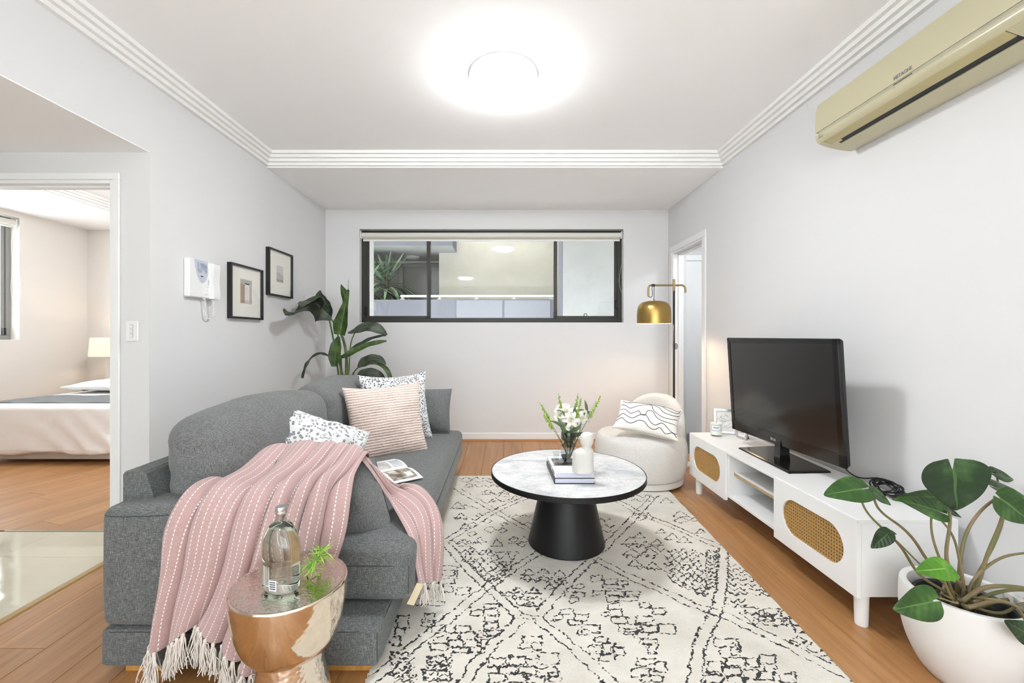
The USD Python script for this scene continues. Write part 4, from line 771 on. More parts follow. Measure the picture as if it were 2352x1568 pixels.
# lettering on the panel's lower edge, reading along the wall
yl = 1.75
yl0 = 1.62*980/(2052-1156)
pn = np.array([-1, 0, -.10]); pn /= np.linalg.norm(pn); rt_ = np.array([0, -1., 0]); up_ = np.cross(pn, rt_); up_ = up_ if up_[2] > 0 else -up_
m_inkgrey = mat('ink_grey', lin(112, 116, 124), .5)
obj('logo', flat_text('HITACHI', .013, (XR+xf_-.0052, yl0, 2.2225), rt_, np.array([-.053, 0, 1.])/np.linalg.norm([.053, 0, 1]), np.array([-1., 0, -.053]), True), m_inkgrey, ac)
obj('display_window', box(XR+xf_-.0033, yl0-.078, 2.2035, XR+xf_+.003, yl0+.004, 2.2085, .0006), mat('display_dark', lin(92, 88, 72), .2), ac)
for k, y in enumerate((yl0-.0, yl0-.036, yl0-.07)): obj('indicator', box(XR+xf_-.0045, y-.003, 2.1905, XR+xf_-.002, y+.001, 2.1935, .0004), m_inkgrey if k == 0 else mat(f'indicator_{k}', lin(176, 168, 134), .3), ac)
yb = AY1-.028
obj('badge', TC([flat_text('J', .012, (XR+xf_-.0042, yb+.006, 2.183), rt_, np.array([0, 0, 1.]), np.array([-1., 0, 0]), True), box(XR+xf_-.0046, yb-.022, 2.179, XR+xf_-.0025, yb+.01, 2.1804), box(XR+xf_-.0046, yb-.03, 2.1865, XR+xf_-.003, yb-.006, 2.1876)]), m_inkgrey, ac)
# ---------------------------------------------------------------- on the left wall
m_icom = mat('intercom_white', lin(236, 236, 236), .45)
iy0, iy1 = 2.63, 2.80
iz0, iz1 = 1.165-(681-770)*2.65/980, 1.165-(592-770)*2.65/980
ic = thing('intercom', 'white video intercom with handset and coiled cord on the left wall', 'intercom', (XL, 2.73, 1.5))
obj('body', box(XL, iy0, iz0, XL+.036, iy1+.075, iz1, .006), m_icom, ic)
xs_ = XL+.0362
scr = Polygon([(iy0+.045, iz1-.004), (iy1-.01, iz1-.004), (iy1-.008, iz1-.08), (iy1-.025, iz1-.125), (iy1-.05, iz1-.142), (iy0+.095, iz1-.135), (iy0+.07, iz1-.10), (iy0+.052, iz1-.05)]).buffer(.004).buffer(-.002)
obj('screen_surround', prism(scr, xs_, xs_+.0025, 'yz'), mat('intercom_lilac', lin(196, 198, 214), .25), ic, smooth=False)
obj('screen', prism(sbox(iy0+.066, iz1-.08, iy1-.018, iz1-.018).intersection(scr), xs_+.0025, xs_+.0035, 'yz'), mat('intercom_screen', lin(140, 150, 172), .12, var=(26, lin(206, 210, 220), .4, .65)), ic, smooth=False)
obj('brand_mark', box(xs_+.0025, iy0+.098, iz1-.106, xs_+.0032, iy0+.118, iz1-.1), m_black, ic)
hs0 = iy1+.012
hb = np.array([[XL+.05+.012*math.cos(t*6.28)*0, 0, 0] for t in (0,)])
prof_h = [(XL+.034, iz0+.0), (XL+.066, iz0+.0), (XL+.07, iz0+.02), (XL+.068, iz0+.06), (XL+.064, iz0+.1), (XL+.064, iz1-.1), (XL+.068, iz1-.05), (XL+.069, iz1-.022), (XL+.062, iz1-.012), (XL+.034, iz1-.012)]
obj('handset', soft(prism(Polygon(prof_h), hs0, hs0+.058, 'xz'), 0, 1, 0), m_icom, ic, smooth=40)
obj('cradle_grille', TC([box(xs_-.001, iy1-.004, iz1-.12-.006*k, xs_+.001, iy1+.008, iz1-.118-.006*k) for k in range(6)]), mat('grille_grey', lin(130, 130, 132), .6), ic)
for k in range(3): obj('button', box(xs_-.002, iy1-.03+.004*k, iz0+.025+.024*k, xs_+.004, iy1-.008+.004*k, iz0+.034+.024*k, .002), m_icom, ic)
base_c = np.array([[XL+.05, hs0+.03, iz0-.002], [XL+.045, hs0+.03, iz0-.07], [XL+.035, hs0+.018, iz0-.125], [XL+.028, hs0+.002, iz0-.13], [XL+.025, hs0-.025, iz0-.07], [XL+.025, hs0-.045, iz0-.0]])
bc = curve(base_c, 260); an = np.arange(260)*.85; bc = bc+np.stack([.0055*np.cos(an), .0055*np.sin(an), np.zeros(260)], 1)
obj('coiled_cord', tube(bc, .0018, 5), m_icom, ic)
# two small square prints in black frames
m_frame = mat('black_frame', lin(24, 24, 25), .4); m_mat = mat('mount_board', lin(240, 238, 232), .8); m_fglass = pane_mat('picture_glass', (.99, .99, .985), 1.45)
def wall_frame(y0, y1, z0, z1, label, kind):
    t = thing('framed_print', label, 'picture', (XL, (y0+y1)/2, (z0+z1)/2)); w, d = .014, .033
    for a, b, c, e in ((y0, z0, y1, z0+w), (y0, z1-w, y1, z1), (y0, z0+w, y0+w, z1-w), (y1-w, z0+w, y1, z1-w)): obj('frame_bar', box(XL, a, b, XL+d, c, e, .0012), m_frame, t)
    obj('mount', box(XL+.004, y0+w, z0+w, XL+.014, y1-w, z1-w), m_mat, t)
    c = (y0+y1)/2, (z0+z1)/2+.0; s = .075 if kind else .062
    if kind:
        for a, b, e, f_, col in ((-.075, -.085, .075, .10, (206, 200, 192)), (-.068, -.08, -.02, .06, (168, 142, 122)), (-.016, -.06, .04, .07, (222, 222, 224)), (.045, -.08, .068, .05, (186, 176, 168)), (-.068, .062, .068, .095, (178, 178, 178))):
            obj('print_patch', box(XL+.0142, c[0]+a, c[1]+b, XL+.0148+.0004*(col[0] != 206), c[0]+e, c[1]+f_), mat(f'print_{kind}_{col[0]}', lin(*col), .8), t)
    else:
        obj('print_paper', box(XL+.0142, c[0]-.055, c[1]-.075, XL+.0148, c[0]+.055, c[1]+.07), mat('print_pale', lin(206, 204, 204), .8), t)
        obj('print_hill', prism(Polygon([(c[0]-.055, c[1]-.075), (c[0]+.055, c[1]-.075), (c[0]+.055, c[1]-.01), (c[0]+.02, c[1]+.0), (c[0]-.02, c[1]+.012), (c[0]-.055, c[1]+.004)]), XL+.0148, XL+.0153, 'yz'), mat('print_hill', lin(182, 180, 181), .8), t)
        obj('print_sea', prism(sbox(c[0]-.055, c[1]-.066, c[0]+.055, c[1]-.05), XL+.0153, XL+.0157, 'yz'), mat('print_sea', lin(150, 148, 150), .8), t)
    obj('glazing', box(XL+.026, y0+w, z0+w, XL+.0275, y1-w, z1-w), m_fglass, t)
Yn, Yf = 3.044, 3.452
wall_frame(Yn, Yf, 1.165-(730-770)*Yn/980, 1.165-(601-770)*Yn/980, 'black framed square print nearer the intercom, hung lower', 1)
Yn, Yf = 3.54, 3.94
wall_frame(Yn, Yf, 1.165-(676.5-770)*Yn/980, 1.165-(566-770)*Yn/980, 'black framed square print nearer the back corner, hung higher', 0)
# light switch beside the bedroom door
sx, sz = (305-1156)/980*YD, 1.165-(760-770)*YD/980
sw = thing('light_switch', 'white three-gang light switch beside the bedroom doorway', 'light switch', (sx, YD, sz))
obj('plate', box(sx-.036, YD-.009, sz-.058, sx+.036, YD, sz+.058, .004), m_icom, sw)
for k in (-1, 0, 1):
    rk = obj('rocker_surround', prism(rrect(sx-.0105, sz+k*.025-.0105, sx+.0105, sz+k*.025+.0105, .004), YD-.0098, YD-.009, 'xz'), mat(f'switch_gap{k+1}', lin(150, 150, 150), .5), sw, smooth=False)
    obj('rocker', hull([(sx+a*.0088, YD-.0098-(.0035 if b > 0 else .001), sz+k*.025+b*.0088) for a in (-1, 1) for b in (-1, 1)]+[(sx+a*.0088, YD-.0097, sz+k*.025+b*.0088) for a in (-1, 1) for b in (-1, 1)]), m_icom, sw)
# ---------------------------------------------------------------- round coffee table
m_marble = node_mat('marble', {'g': ('geometry', {}), 'm': ('mapping', {'scale': (1., 1.7, 1.), 'rotation': (0, 0, .5)}), 'w': ('noise_texture', {'scale': 3.0, 'detail': 6, 'distortion': 1.2}), 'r1': ('rgb_ramp', {'ramp': [(.36, lin(192, 195, 199)), (.5, lin(216, 217, 218)), (.62, lin(226, 226, 227))]}),
    'v': ('noise_texture', {'scale': 5.5, 'detail': 8, 'roughness': .7, 'distortion': 2.2}), 'sb': ('math', {'math_type': 'subtract', 'value2': .5}), 'ab': ('math', {'math_type': 'absolute'}), 'r2': ('rgb_ramp', {'ramp': [(.0, (.55, .55, .55)), (.03, (.85, .85, .85)), (.09, (1, 1, 1))]}), 'c': ('mix_color', {'blend_type': 'multiply', 'fac': .55}), 'p': ('principled_bsdf', {'roughness': .07, 'specular_ior_level': .5})},
    [('g.position', 'm.vector'), ('m.vector', 'w.vector'), ('w.fac', 'r1.fac'), ('m.vector', 'v.vector'), ('v.fac', 'sb.value1'), ('sb.value', 'ab.value1'), ('ab.value', 'r2.fac'), ('r1.color', 'c.a'), ('r2.color', 'c.b'), ('c.result', 'p.base_color')])
m_tblack = mat('black_powdercoat', lin(20, 20, 21), .42, spec=.3)
KX, KY, KZ, KR = .352, 2.355, .425, .416
RUGZ = .013
ct = thing('coffee_table', 'round coffee table with white marble top and black cone base', 'coffee table', (KX, KY, RUGZ))
obj('marble_top', lathe([(0, KZ), (KR-.004, KZ), (KR-.002, KZ-.0015), (KR-.002, KZ-.012), (0, KZ-.012)], (KX, KY, 0), 128), m_marble, ct)
obj('rim', lathe([(KR-.0015, KZ-.012), (KR-.0015, KZ-.0005), (KR, KZ+.0005), (KR+.002, KZ-.001), (KR+.002, KZ-.026), (KR-.004, KZ-.030), (KR-.05, KZ-.031), (0, KZ-.031), (0, KZ-.0125), (KR-.0015, KZ-.0125)], (KX, KY, 0), 128), m_tblack, ct)
bcx, bcy = KX+.0, KY+.03
obj('cone_base', lathe([(0, KZ-.031), (.128, KZ-.031), (.130, KZ-.034), (.134, KZ-.06), (.206, RUGZ+.03), (.2105, RUGZ+.012), (.2115, RUGZ+.004), (.208, RUGZ+.0025), (0, RUGZ+.0025)], (bcx, bcy, 0), 96), m_tblack, ct)
# two books: front-left corner, spine along the left side
m_bookpage = mat('book_pages', lin(206, 206, 222), .8, var=(900, lin(190, 190, 208), .4, .6), stretch=(.02, .02, 1)); m_cover1 = mat('book_cover_white', lin(242, 242, 246), .35); m_cover2 = mat('book_cover_black', lin(30, 26, 28), .4)
def onz(px, py, z): return atz(px, py, z)
zb1, zb2 = KZ+.0285, KZ+.0285+.0265
a = onz(1274, 1111, KZ); b = onz(1366, 1111, KZ); bd = b-a; bw = np.linalg.norm(bd); bd /= bw; be = np.array([-bd[1], bd[0], 0]); be = be-.03*bd; be /= np.linalg.norm(be); BD = .30
def book(name, label, o, w, d, z0, z1, cover, tcover, e=.003):
    t = thing(name, label, 'book', (o[0], o[1], z0))
    def bp(x0, x1, y0, y1, zz0, zz1, b=.0006):
        m = box(x0, y0, zz0, x1, y1, zz1, b); v = np.array(m.vertices); return TM(np.array([o[0], o[1], 0])+v[:, :1]*bd+v[:, 1:2]*be+v[:, 2:]*np.array([0, 0, 1.]), m.faces)
    obj('cover', bp(0, w, 0, d, z0, z0+tcover), cover, t); obj('cover', bp(0, w, 0, d, z1-tcover, z1), cover, t); obj('spine', bp(-.0015, .002, 0, d, z0, z1), cover, t)
    obj('page_block', bp(.003, w-.004, .003, d-.003, z0+tcover, z1-tcover, .0002), m_bookpage, t)
    return t, bp
book('book', 'lower coffee table book with black covers under the white one', a, bw, BD, KZ+.0005, zb1, m_cover2, .0028)
o2 = a+bd*.004+be*.006
t2, bp2 = book('book', 'upper white coffee table book with a grey photograph on its cover', o2, bw-.002, BD-.01, zb1+.0002, zb2, m_cover1, .0024)
ph = obj('cover_photo', bp2(.012, bw-.006, .11, .245, zb2, zb2+.0004, 0), mat('cover_photo', lin(150, 150, 152), .25, var=(16, lin(40, 40, 42), .42, .56)), t2)
for k, (x0, y0, x1, y1, c) in enumerate(((.02, .12, .13, .135, 40), (.02, .15, .10, .165, 60), (.03, .19, .15, .215, 90), (.06, .225, .16, .24, 50))): obj('photo_band', bp2(x0, min(x1, bw-.008), y0, y1, zb2+.0004, zb2+.0007, 0), mat(f'photo_band_{k}', lin(c, c, c+2), .25), t2)
for k, (y0, y1) in enumerate(((.03, .10), (.13, .20), (.215, .25))): obj('spine_print', bp2(-.0022, -.0014, y0, y1, zb2-.019, zb2-.010, 0), mat(f'spine_print_{k}', lin(70, 70, 76), .5), t2)
# white ceramic figure: bust without a face, standing on the books
fx = onz(1338, 1083, zb2)
fg = thing('ceramic_sculpture', 'matt white abstract ceramic bust standing on the two books', 'sculpture', (fx[0], fx[1], zb2))
K = fx[1]/980
def fpx(px): return (px-1336)*K
secs = [(1083, 1313, 1361), (1077, 1312.5, 1361.5), (1063, 1312.5, 1361), (1048, 1313.5, 1361), (1038, 1316, 1360.5), (1033.5, 1320, 1360), (1031, 1326, 1359), (1028.5, 1331, 1357.5), (1025.5, 1334.8, 1356.5), (1021, 1332.3, 1358.3), (1015, 1330.2, 1360.6), (1008, 1329.5, 1361.4), (1001, 1330.8, 1361), (996, 1334, 1358.6), (993.2, 1338.5, 1354.5), (992.4, 1344, 1348)]
n = 40; an = np.linspace(0, 2*np.pi, n, endpoint=False); V = []
for y, xa, xb in secs:
    c, r = fpx((xa+xb)/2), (xb-xa)/2*K; dp = min(r*1.0, .058) if y > 1030 else r
    V.append(np.stack([fx[0]+c+r*np.cos(an), np.full(n, fx[1])+dp*.82*np.sin(an), np.full(n, zb2+.0006+(1083-y)*K)], 1))
V = np.array(V); Vs = CubicSpline(np.arange(len(V)), V, axis=0)(np.linspace(0, len(V)-1, 60)); m = grid_mesh(np.concatenate([Vs, Vs[:, :1]], 1)); top = trimesh.convex.convex_hull(Vs[-1]); bot = trimesh.convex.convex_hull(Vs[0]) if False else None
capv = lambda ring, up: TM(np.vstack([ring, ring.mean(0)+np.array([0, 0, .0004 if up else 0])]), [[i, (i+1) % n, n] if up else [(i+1) % n, i, n] for i in range(n)])
mm_ = TC([m, capv(Vs[-1], True), capv(Vs[0], False)]); mm_.merge_vertices(); mm_.fix_normals()
obj('body', mm_, mat('matt_ceramic', lin(208, 206, 201), .85, bump=(500, .0004)), fg, smooth=50)
# smoked glass vase with flowers
vz = zb2-.0
vx = onz(1306, 1062, zb2); 
m_smoke = pane_mat('smoked_glass', (.62, .66, .65), 1.5, .03); m_clear2 = pane_mat('pale_grey_glass', (.93, .945, .95), 1.7, .03)
Kv = vx[1]/980
vs = thing('vase', 'stacked bubble glass vase, smoked above and clear below, holding flowers on the books', 'vase', (vx[0], vx[1], zb2))
def vprof(pts): return [(r*Kv, zb2+.0008+(1062-y)*Kv) for y, r in pts]
pts_low = [(1062, 0), (1062, 7), (1060, 11), (1054, 15), (1046, 18), (1038, 18.5), (1031, 17), (1027.5, 15.5), (1026, 15), (1024, 17)]
lowo = vprof(pts_low); lowi = [(max(r-.0025, 0), z+(.004 if i < 3 else 0)) for i, (r, z) in enumerate(lowo)][::-1]
obj('lower_bulb', lathe(lowo+lowi, (vx[0], vx[1], 0), 48), m_clear2, vs, smooth=60)
pts_up = [(1024, 17), (1022, 17.5), (1020, 15), (1018, 11.5), (1014, 11), (1011.5, 12), (1010, 15.5), (1006, 17.5), (996, 17.5), (991, 17)]
upo = vprof(pts_up); upi = [(max(r-.0022, .002), z) for r, z in upo][::-1]
obj('upper_cup', lathe(upo+upi, (vx[0], vx[1], 0), 48), m_smoke, vs, smooth=60)
bq = thing('flower_bouquet', 'bouquet of white lilies and green buds in the glass vase', 'flowers', (vx[0], vx[1], zb2+.03))
m_stem = mat('flower_stem', lin(78, 92, 54), .6); m_fleaf = mat('flower_leaf', lin(62, 82, 52), .5, var=(40, lin(92, 112, 72), .35, .65)); m_petal = node_mat('white_petal', {'p': ('principled_bsdf', {'base_color': lin(248, 247, 240), 'roughness': .6}), 't': ('translucent_bsdf', {'color': lin(240, 240, 228)}), 'x': ('mix_closure', {'fac': .25})}, [('p.BSDF', 'x.closure1'), ('t.BSDF', 'x.closure2')], 'x.closure')
m_bud = mat('green_bud', lin(168, 178, 84), .5, var=(90, lin(120, 166, 74), .4, .6)); m_stamen = mat('stamen', lin(214, 200, 120), .6)
base = np.array([vx[0], vx[1], zb2+.02]); rb_ = np.random.RandomState(5)
def blade(pts, w, m, parent, up=(0, -1, .3), nm='leaf', fold=.25, wav=0.0, n=12, t=.0008, prof=None):
    c = curve(pts, n); tg = np.gradient(c, axis=0); tg /= np.linalg.norm(tg, axis=1, keepdims=True); sd = np.cross(tg, np.asarray(up, float)); sd /= np.linalg.norm(sd, axis=1, keepdims=True)+1e-9; nr = np.cross(sd, tg)
    f = np.linspace(0, 1, n); ww = w*(np.sin(np.pi*(.04+.94*f**.8))**.8 if prof is None else np.interp(f, np.linspace(0, 1, len(prof)), prof)); cols = []
    for s in (-1, -.5, 0, .5, 1): cols.append(c+sd*(ww*s)[:, None]+nr*(ww*fold*(abs(s)**1.3)+wav*abs(s)*np.sin(f*19+s*2))[:, None])
    V = np.stack(cols, 1); return obj(nm, grid_mesh(V, t), m, parent, smooth=True, uv=np.tile(np.stack(np.broadcast_arrays(f[:, None], np.linspace(0, 1, 5)[None, :]), -1).reshape(-1, 2), (2, 1)))
def spike(tip, bend, parent):
    tip = np.array(tip); mid = base*.45+tip*.55+np.array(bend); c = curve([base+rb_.randn(3)*.004*[1, 1, 0], base+(mid-base)*.5+[0, 0, .01], mid, tip], 26); st = obj('flower_spike', tube(c, np.linspace(.0022, .0008, 26), 6), m_stem, parent); parts = []
    for k in range(34):
        f = .70+.30*k/33; p = c[int(f*25)]; d = rb_.randn(3); d -= .2*d; d /= np.linalg.norm(d); r = .0042*(1-.6*(k/33))+.0012; s = trimesh.creation.icosphere(1, r); s.apply_scale((1, 1, 1.3)); s.apply_translation(p+d*r*1.7); parts.append(s)
    obj('bud_cluster', TC(parts), m_bud, st, kind='stuff')
tips = [(1241, 926, -.0), (1283, 906, .02), (1327, 906, .03), (1334, 914, -.02), (1380, 909, .0), (1249, 951, -.05)]
for k, (px, py, dy) in enumerate(tips): spike(P(px, py, vx[1]+dy), (.0, .0, .012), bq)
def lily(cpx, d, parent, R=.038):
    c = P(*cpx); d = np.array(d, float); d /= np.linalg.norm(d); e = np.cross(d, [0, 0, 1.]) if abs(d[2]) < .95 else np.array([1., 0, 0]); e /= np.linalg.norm(e); f = np.cross(d, e)
    st = obj('flower_stem', tube(curve([base, base*.5+c*.5+[0, 0, .005], c-d*.03], 14), .0018, 6), m_stem, parent)
    for k in range(6):
        a = k*np.pi/3+rb_.rand()*.2; r = np.cos(a)*e+np.sin(a)*f; pts = [c-d*.03, c-d*.012+r*R*.22, c+d*.004+r*R*.62, c-d*.001+r*R*.95, c-d*.014+r*R*1.1]
        blade(pts, R*.26, m_petal, st, up=d, nm='petal', fold=.35, n=9, t=.0007, prof=[.25, .7, 1.0, .8, .15])
    obj('stamens', TC([tube(curve([c-d*.02, c+d*.006+(np.cos(a)*e+np.sin(a)*f)*.006, c+d*.02+(np.cos(a)*e+np.sin(a)*f)*.010], 6), .0006, 4) for a in np.arange(5)*1.25]), m_stamen, st)
for cpx, d in (((1312, 965, vx[1]-.05), (-.05, -1, -.1)), ((1338, 962, vx[1]-.02), (.6, -.6, -.25)), ((1300, 944, vx[1]+.01), (-.2, -.7, .6)), ((1283, 955, vx[1]), (-.8, -.5, .2)), ((1327, 948, vx[1]+.03), (.3, -.5, .7)), ((1350, 956, vx[1]+.02), (.9, -.4, .1)), ((1296, 972, vx[1]-.02), (-.5, -.8, -.1)), ((1290, 936, vx[1]+.05), (-.3, -.3, .9))): lily(cpx, d, bq, .043)
Y0 = vx[1]
for pts, w in (([(1302, 1000, Y0), (1298, 985, Y0-.02), (1285, 974, Y0-.03), (1263, 966, Y0-.03)], .010), ([(1304, 1000, Y0-.01), (1294, 985, Y0-.03), (1288, 972, Y0-.03), (1280, 958, Y0-.02)], .012), ([(1306, 998, Y0-.01), (1316, 988, Y0-.03), (1325, 984, Y0-.04), (1335, 968, Y0-.03)], .011), ([(1302, 996, Y0), (1300, 960, Y0-.01), (1290, 944, Y0-.02), (1278, 942, Y0-.02)], .008),
               ([(1340, 958, Y0), (1346, 949, Y0), (1354, 946, Y0), (1362, 946, Y0)], .007), ([(1348, 948, Y0+.01), (1346, 930, Y0), (1343, 918, Y0+.01)], .008), ([(1322, 948, Y0), (1330, 942, Y0), (1342, 941, Y0)], .006), ([(1318, 950, Y0), (1320, 940, Y0), (1322, 935, Y0)], .008), ([(1308, 1005, Y0+.02), (1320, 1000, Y0+.03), (1332, 996, Y0+.03), (1341, 993, Y0+.02)], .012), ([(1304, 990, Y0), (1302, 975, Y0-.02), (1310, 965, Y0)], .01)):
    blade([P(*q) for q in pts], w, m_fleaf, bq, fold=.2)
for k in range(6): obj('stem', tube(curve([base+[.012*math.cos(k), .012*math.sin(k), 0], base+[.006*math.cos(k+2), .006*math.sin(k+2), .05], P(1300+k*4, 975, Y0)], 8), .0017, 6), m_stem, bq)
# glass tealight bowl behind the vase
gx = onz(1287, 1063, zb2)
gb = thing('glass_bowl', 'small clear glass bowl on the books, left of the vase', 'bowl', (gx[0], gx[1], zb2))
rg = 17.5*gx[1]/980; hgt = 24*gx[1]/980
obj('bowl_glass', lathe([(0, .001), (rg*.7, .001), (rg*.86, .004), (rg*.98, hgt*.6), (rg, hgt), (rg-.003, hgt+.0008), (rg-.005, hgt), (rg*.98-.005, hgt*.6), (rg*.8-.004, .008), (0, .007)], gx, 48), m_clear2, gb, smooth=60)
# ---------------------------------------------------------------- white boucle swivel chair
m_boucle = mat('boucle', lin(236, 233, 229), .98, var=(220, lin(222, 218, 213), .35, .6), bump=(170, .006), extra={'sheen_weight': .3})
ax, ay, ar = 1.108, 3.46, .356
ch_ = thing('armchair', 'round white boucle swivel chair in front of the floor lamp', 'armchair', (ax, ay, 0))
pr = [(0, .012), (.30, .012), (.318, .018), (.325, .04), (.326, .055), (.318, .064), (.330, .075), (.347, .12), (ar, .20), (ar+.002, .27), (ar-.006, .335), (ar-.014, .36), (ar-.02, .366), (ar-.03, .378), (ar-.08, .392), (.16, .402), (0, .404)]
prs = CubicSpline(np.arange(len(pr)), np.array(pr))(np.linspace(0, len(pr)-1, 70)); prs[:, 0] = prs[:, 0].clip(0)
obj('seat_drum', lathe([(0, .0155), (.316, .0155), (.326, .022), (.327, .055), (.319, .063)], (ax, ay, 0), 72), m_boucle, ch_, smooth=50, label='plinth ring of the swivel chair')
body = lathe([(.30, .064), (.322, .066), (.335, .08), (.350, .13), (ar, .20), (ar+.002, .26), (ar-.003, .32), (ar-.010, .345), (ar-.016, .352), (ar-.017, .355), (ar-.022, .362), (ar-.035, .374), (ar-.09, .389), (.15, .398), (0, .400)], (ax, ay, 0), 96)
obj('seat_cushion', body, m_boucle, ch_, smooth=60)
# back: arc shell rising to a rounded top
phi0 = math.radians(38); ph_ = np.linspace(-1, 1, 60); ps = np.linspace(0, 2*np.pi, 40, endpoint=False); V = []
for f in ph_:
    a = phi0+f*math.radians(66); htop = .355+.315*(max(0., 1-abs(f)**2.4))**.6; ht = (htop-.34)/2; zc_ = .34+ht; hw = .058*(max(0., 1-abs(f)**6))**.5+.002
    rc2 = ar-.066; rr2 = rc2+hw*np.sign(np.cos(ps))*np.abs(np.cos(ps))**.75; zz = zc_+ht*np.sign(np.sin(ps))*np.abs(np.sin(ps))**.6
    V.append(np.stack([ax+rr2*math.cos(a), ay+rr2*math.sin(a), zz], 1))
V = np.array(V); bm_ = grid_mesh(np.concatenate([V, V[:, :1]], 1)); bm_.merge_vertices(); bm_.fix_normals()
obj('backrest', bm_, m_boucle, ch_, smooth=60)
# cushion with wavy black lines, its lines embroidered on
m_cream = mat('cream_linen', lin(240, 236, 230), .95, bump=(320, .0012)); m_line = mat('black_line', lin(30, 30, 32), .9)
pw, phh, ptk = .47, .29, .16; pil = pillow(pw, phh, ptk, .085, 44, .012, 11, .5)
c0, c1, c2 = P(1411, 972, 3.28), P(1535, 998, 3.12), P(1430, 926, 3.42)
Rr = frame3(c1-c0, c2-c0); Oc = P(1487, 963, 3.27)
lc = thing('scatter_cushion', 'cream lumbar cushion with wavy black lines lying on the white boucle chair', 'cushion', Oc)
obj('cushion_body', place(pil, Rr, Oc), m_cream, lc, smooth=True)
gv = np.array(pil.vertices)[:44*44].reshape(44, 44, 3); xs1 = np.linspace(0, 43, 44)
from scipy.interpolate import RegularGridInterpolator
gi = RegularGridInterpolator((xs1, xs1), gv)
ug = np.sin(np.linspace(-np.pi/2, np.pi/2, 44))
def onpillow(u, v): return gi(np.stack([np.interp(u, ug, xs1), np.interp(v, ug, xs1)], -1))
lines = [[(-.98, -.62), (-.8, -.5), (-.62, -.72), (-.45, -.78), (-.25, -.6), (-.1, -.58), (.1, -.8), (.3, -.86), (.45, -.72), (.62, -.9), (.8, -.78), (.96, -.9)],
         [(-.97, -.4), (-.8, -.22), (-.62, -.42), (-.45, -.5), (-.28, -.3), (-.08, -.22), (.1, -.5), (.3, -.66), (.5, -.45), (.7, -.62), (.97, -.7)],
         [(-.95, .1), (-.75, .04), (-.55, -.2), (-.42, -.1), (-.3, .0), (-.2, -.22), (-.1, -.26), (.02, .1), (.12, .12), (.25, -.1), (.45, -.3), (.7, -.28), (.96, -.2)],
         [(-.95, .5), (-.8, .4), (-.62, .18), (-.4, .4), (-.15, .62), (.0, .66), (.15, .3), (.32, .05), (.5, -.05), (.72, .0), (.97, .2)],
         [(-.9, .78), (-.6, .72), (-.35, .85), (-.1, .82), (.1, .72), (.3, .62), (.5, .3), (.7, .28), (.97, .55)],
         [(-.7, .95), (-.4, .96), (-.1, .93), (.15, .9), (.35, .88), (.55, .62), (.75, .55), (.95, .8)], [(.2, .97), (.42, .92), (.6, .86), (.8, .78), (.96, .94)]]
for L in lines:
    uvp = curve(L, 60); uvp = uvp.clip(-.985, .985); p3 = onpillow(uvp[:, 0], uvp[:, 1]); p3[:, 2] += .0006
    obj('embroidered_line', tube(p3@Rr.T+Oc, .0021, 6), m_line, lc)
# ---------------------------------------------------------------- brass floor lamp
m_brass = mat('brushed_brass', lin(176, 146, 86), .28, 1.0, bump=(900, .0003), stretch=(1, 1, .02)); m_brass2 = mat('satin_brass', lin(168, 146, 104), .38, 1.0)
lx, ly = 1.54, 3.85
fl_ = thing('floor_lamp', 'tall floor lamp with a hanging brass dome shade and black pole in the back corner', 'floor lamp', (lx, ly, 0))
lz = lambda py: H-(py-CY)/F*ly
lxx = lambda px: (px-CX)/F*ly
obj('lamp_base', lathe([(0, 0), (.135, 0), (.14, .003), (.14, .022), (.136, .026), (0, .027)], (lx, ly, 0), 64), mat('lamp_white_base', lin(238, 236, 232), .5), fl_)
obj('pole', rod((lx, ly, .026), (lx, ly, lz(668)), .0095, 20), m_matblack, fl_); obj('pole_tip', rod((lx, ly, lz(668)), (lx, ly, lz(641)), .0105, 20), m_brass2, fl_)
za = lz(655); xl, xr = lxx(1489), lxx(1574)
obj('arm', tube(curve([(xl, ly, lz(680)), (xl, ly, lz(672)), (xl+.001, ly, lz(664)), (xl+.012, ly, za-.004), (xl+.03, ly, za), (xl+.06, ly, za), (lx-.1, ly, za), (lx, ly, za), (xr-.06, ly, za), (xr-.03, ly, za), (xr-.008, ly, za-.012), (xr, ly, za-.032), (xr, ly, lz(672))], 80), .0085, 14), m_brass2, fl_)
shx = lxx(1502); zt, zb_ = lz(691), lz(742.5); rs0 = 37.5*ly/980
dome = [(.004, zt+.0), (rs0*.5, zt-.004), (rs0*.75, zt-.018), (rs0*.9, zt-.042), (rs0*.975, zt-.08), (rs0, zt-.13), (rs0, zb_)]
ds = CubicSpline(np.arange(len(dome)), np.array(dome))(np.linspace(0, len(dome)-1, 40))
obj('shade', lathe([tuple(q) for q in ds]+[(rs0-.0008, zb_-.0015), (rs0-.002, zb_)], (shx, ly, 0), 72), m_brass, fl_, smooth=60)
obj('shade_lining', lathe([(max(q[0]-.0025, .002), q[1]-.0022) for q in ds[::-1]], (shx, ly, 0), 72), mat('shade_white', lin(250, 246, 238), .8), fl_, smooth=60)
obj('shade_finial', lathe([(0, zt+.022), (.007, zt+.02), (.008, zt-.001), (0, zt-.001)], (shx, ly, 0), 20), m_brass2, fl_)
obj('cord', tube(curve([(shx, ly, zt+.02), (shx, ly-.002, (zt+za)/2), (shx-.001, ly-.0105, za-.004)], 14), .0026, 8), m_matblack, fl_)
obj('cord', tube(curve([(shx-.012, ly-.0105, za), (shx-.022, ly-.011, za-.04), (xl+.034, ly-.009, za-.085), (xl+.022, ly-.006, za-.108), (xl+.008, ly-.002, za-.104), (xl, ly, lz(680)-.001)], 40), .0026, 8), m_matblack, fl_)
obj('cord_clip', rod((shx-.02, ly, za), (shx+.006, ly, za), .0115, 16), m_matblack, fl_)
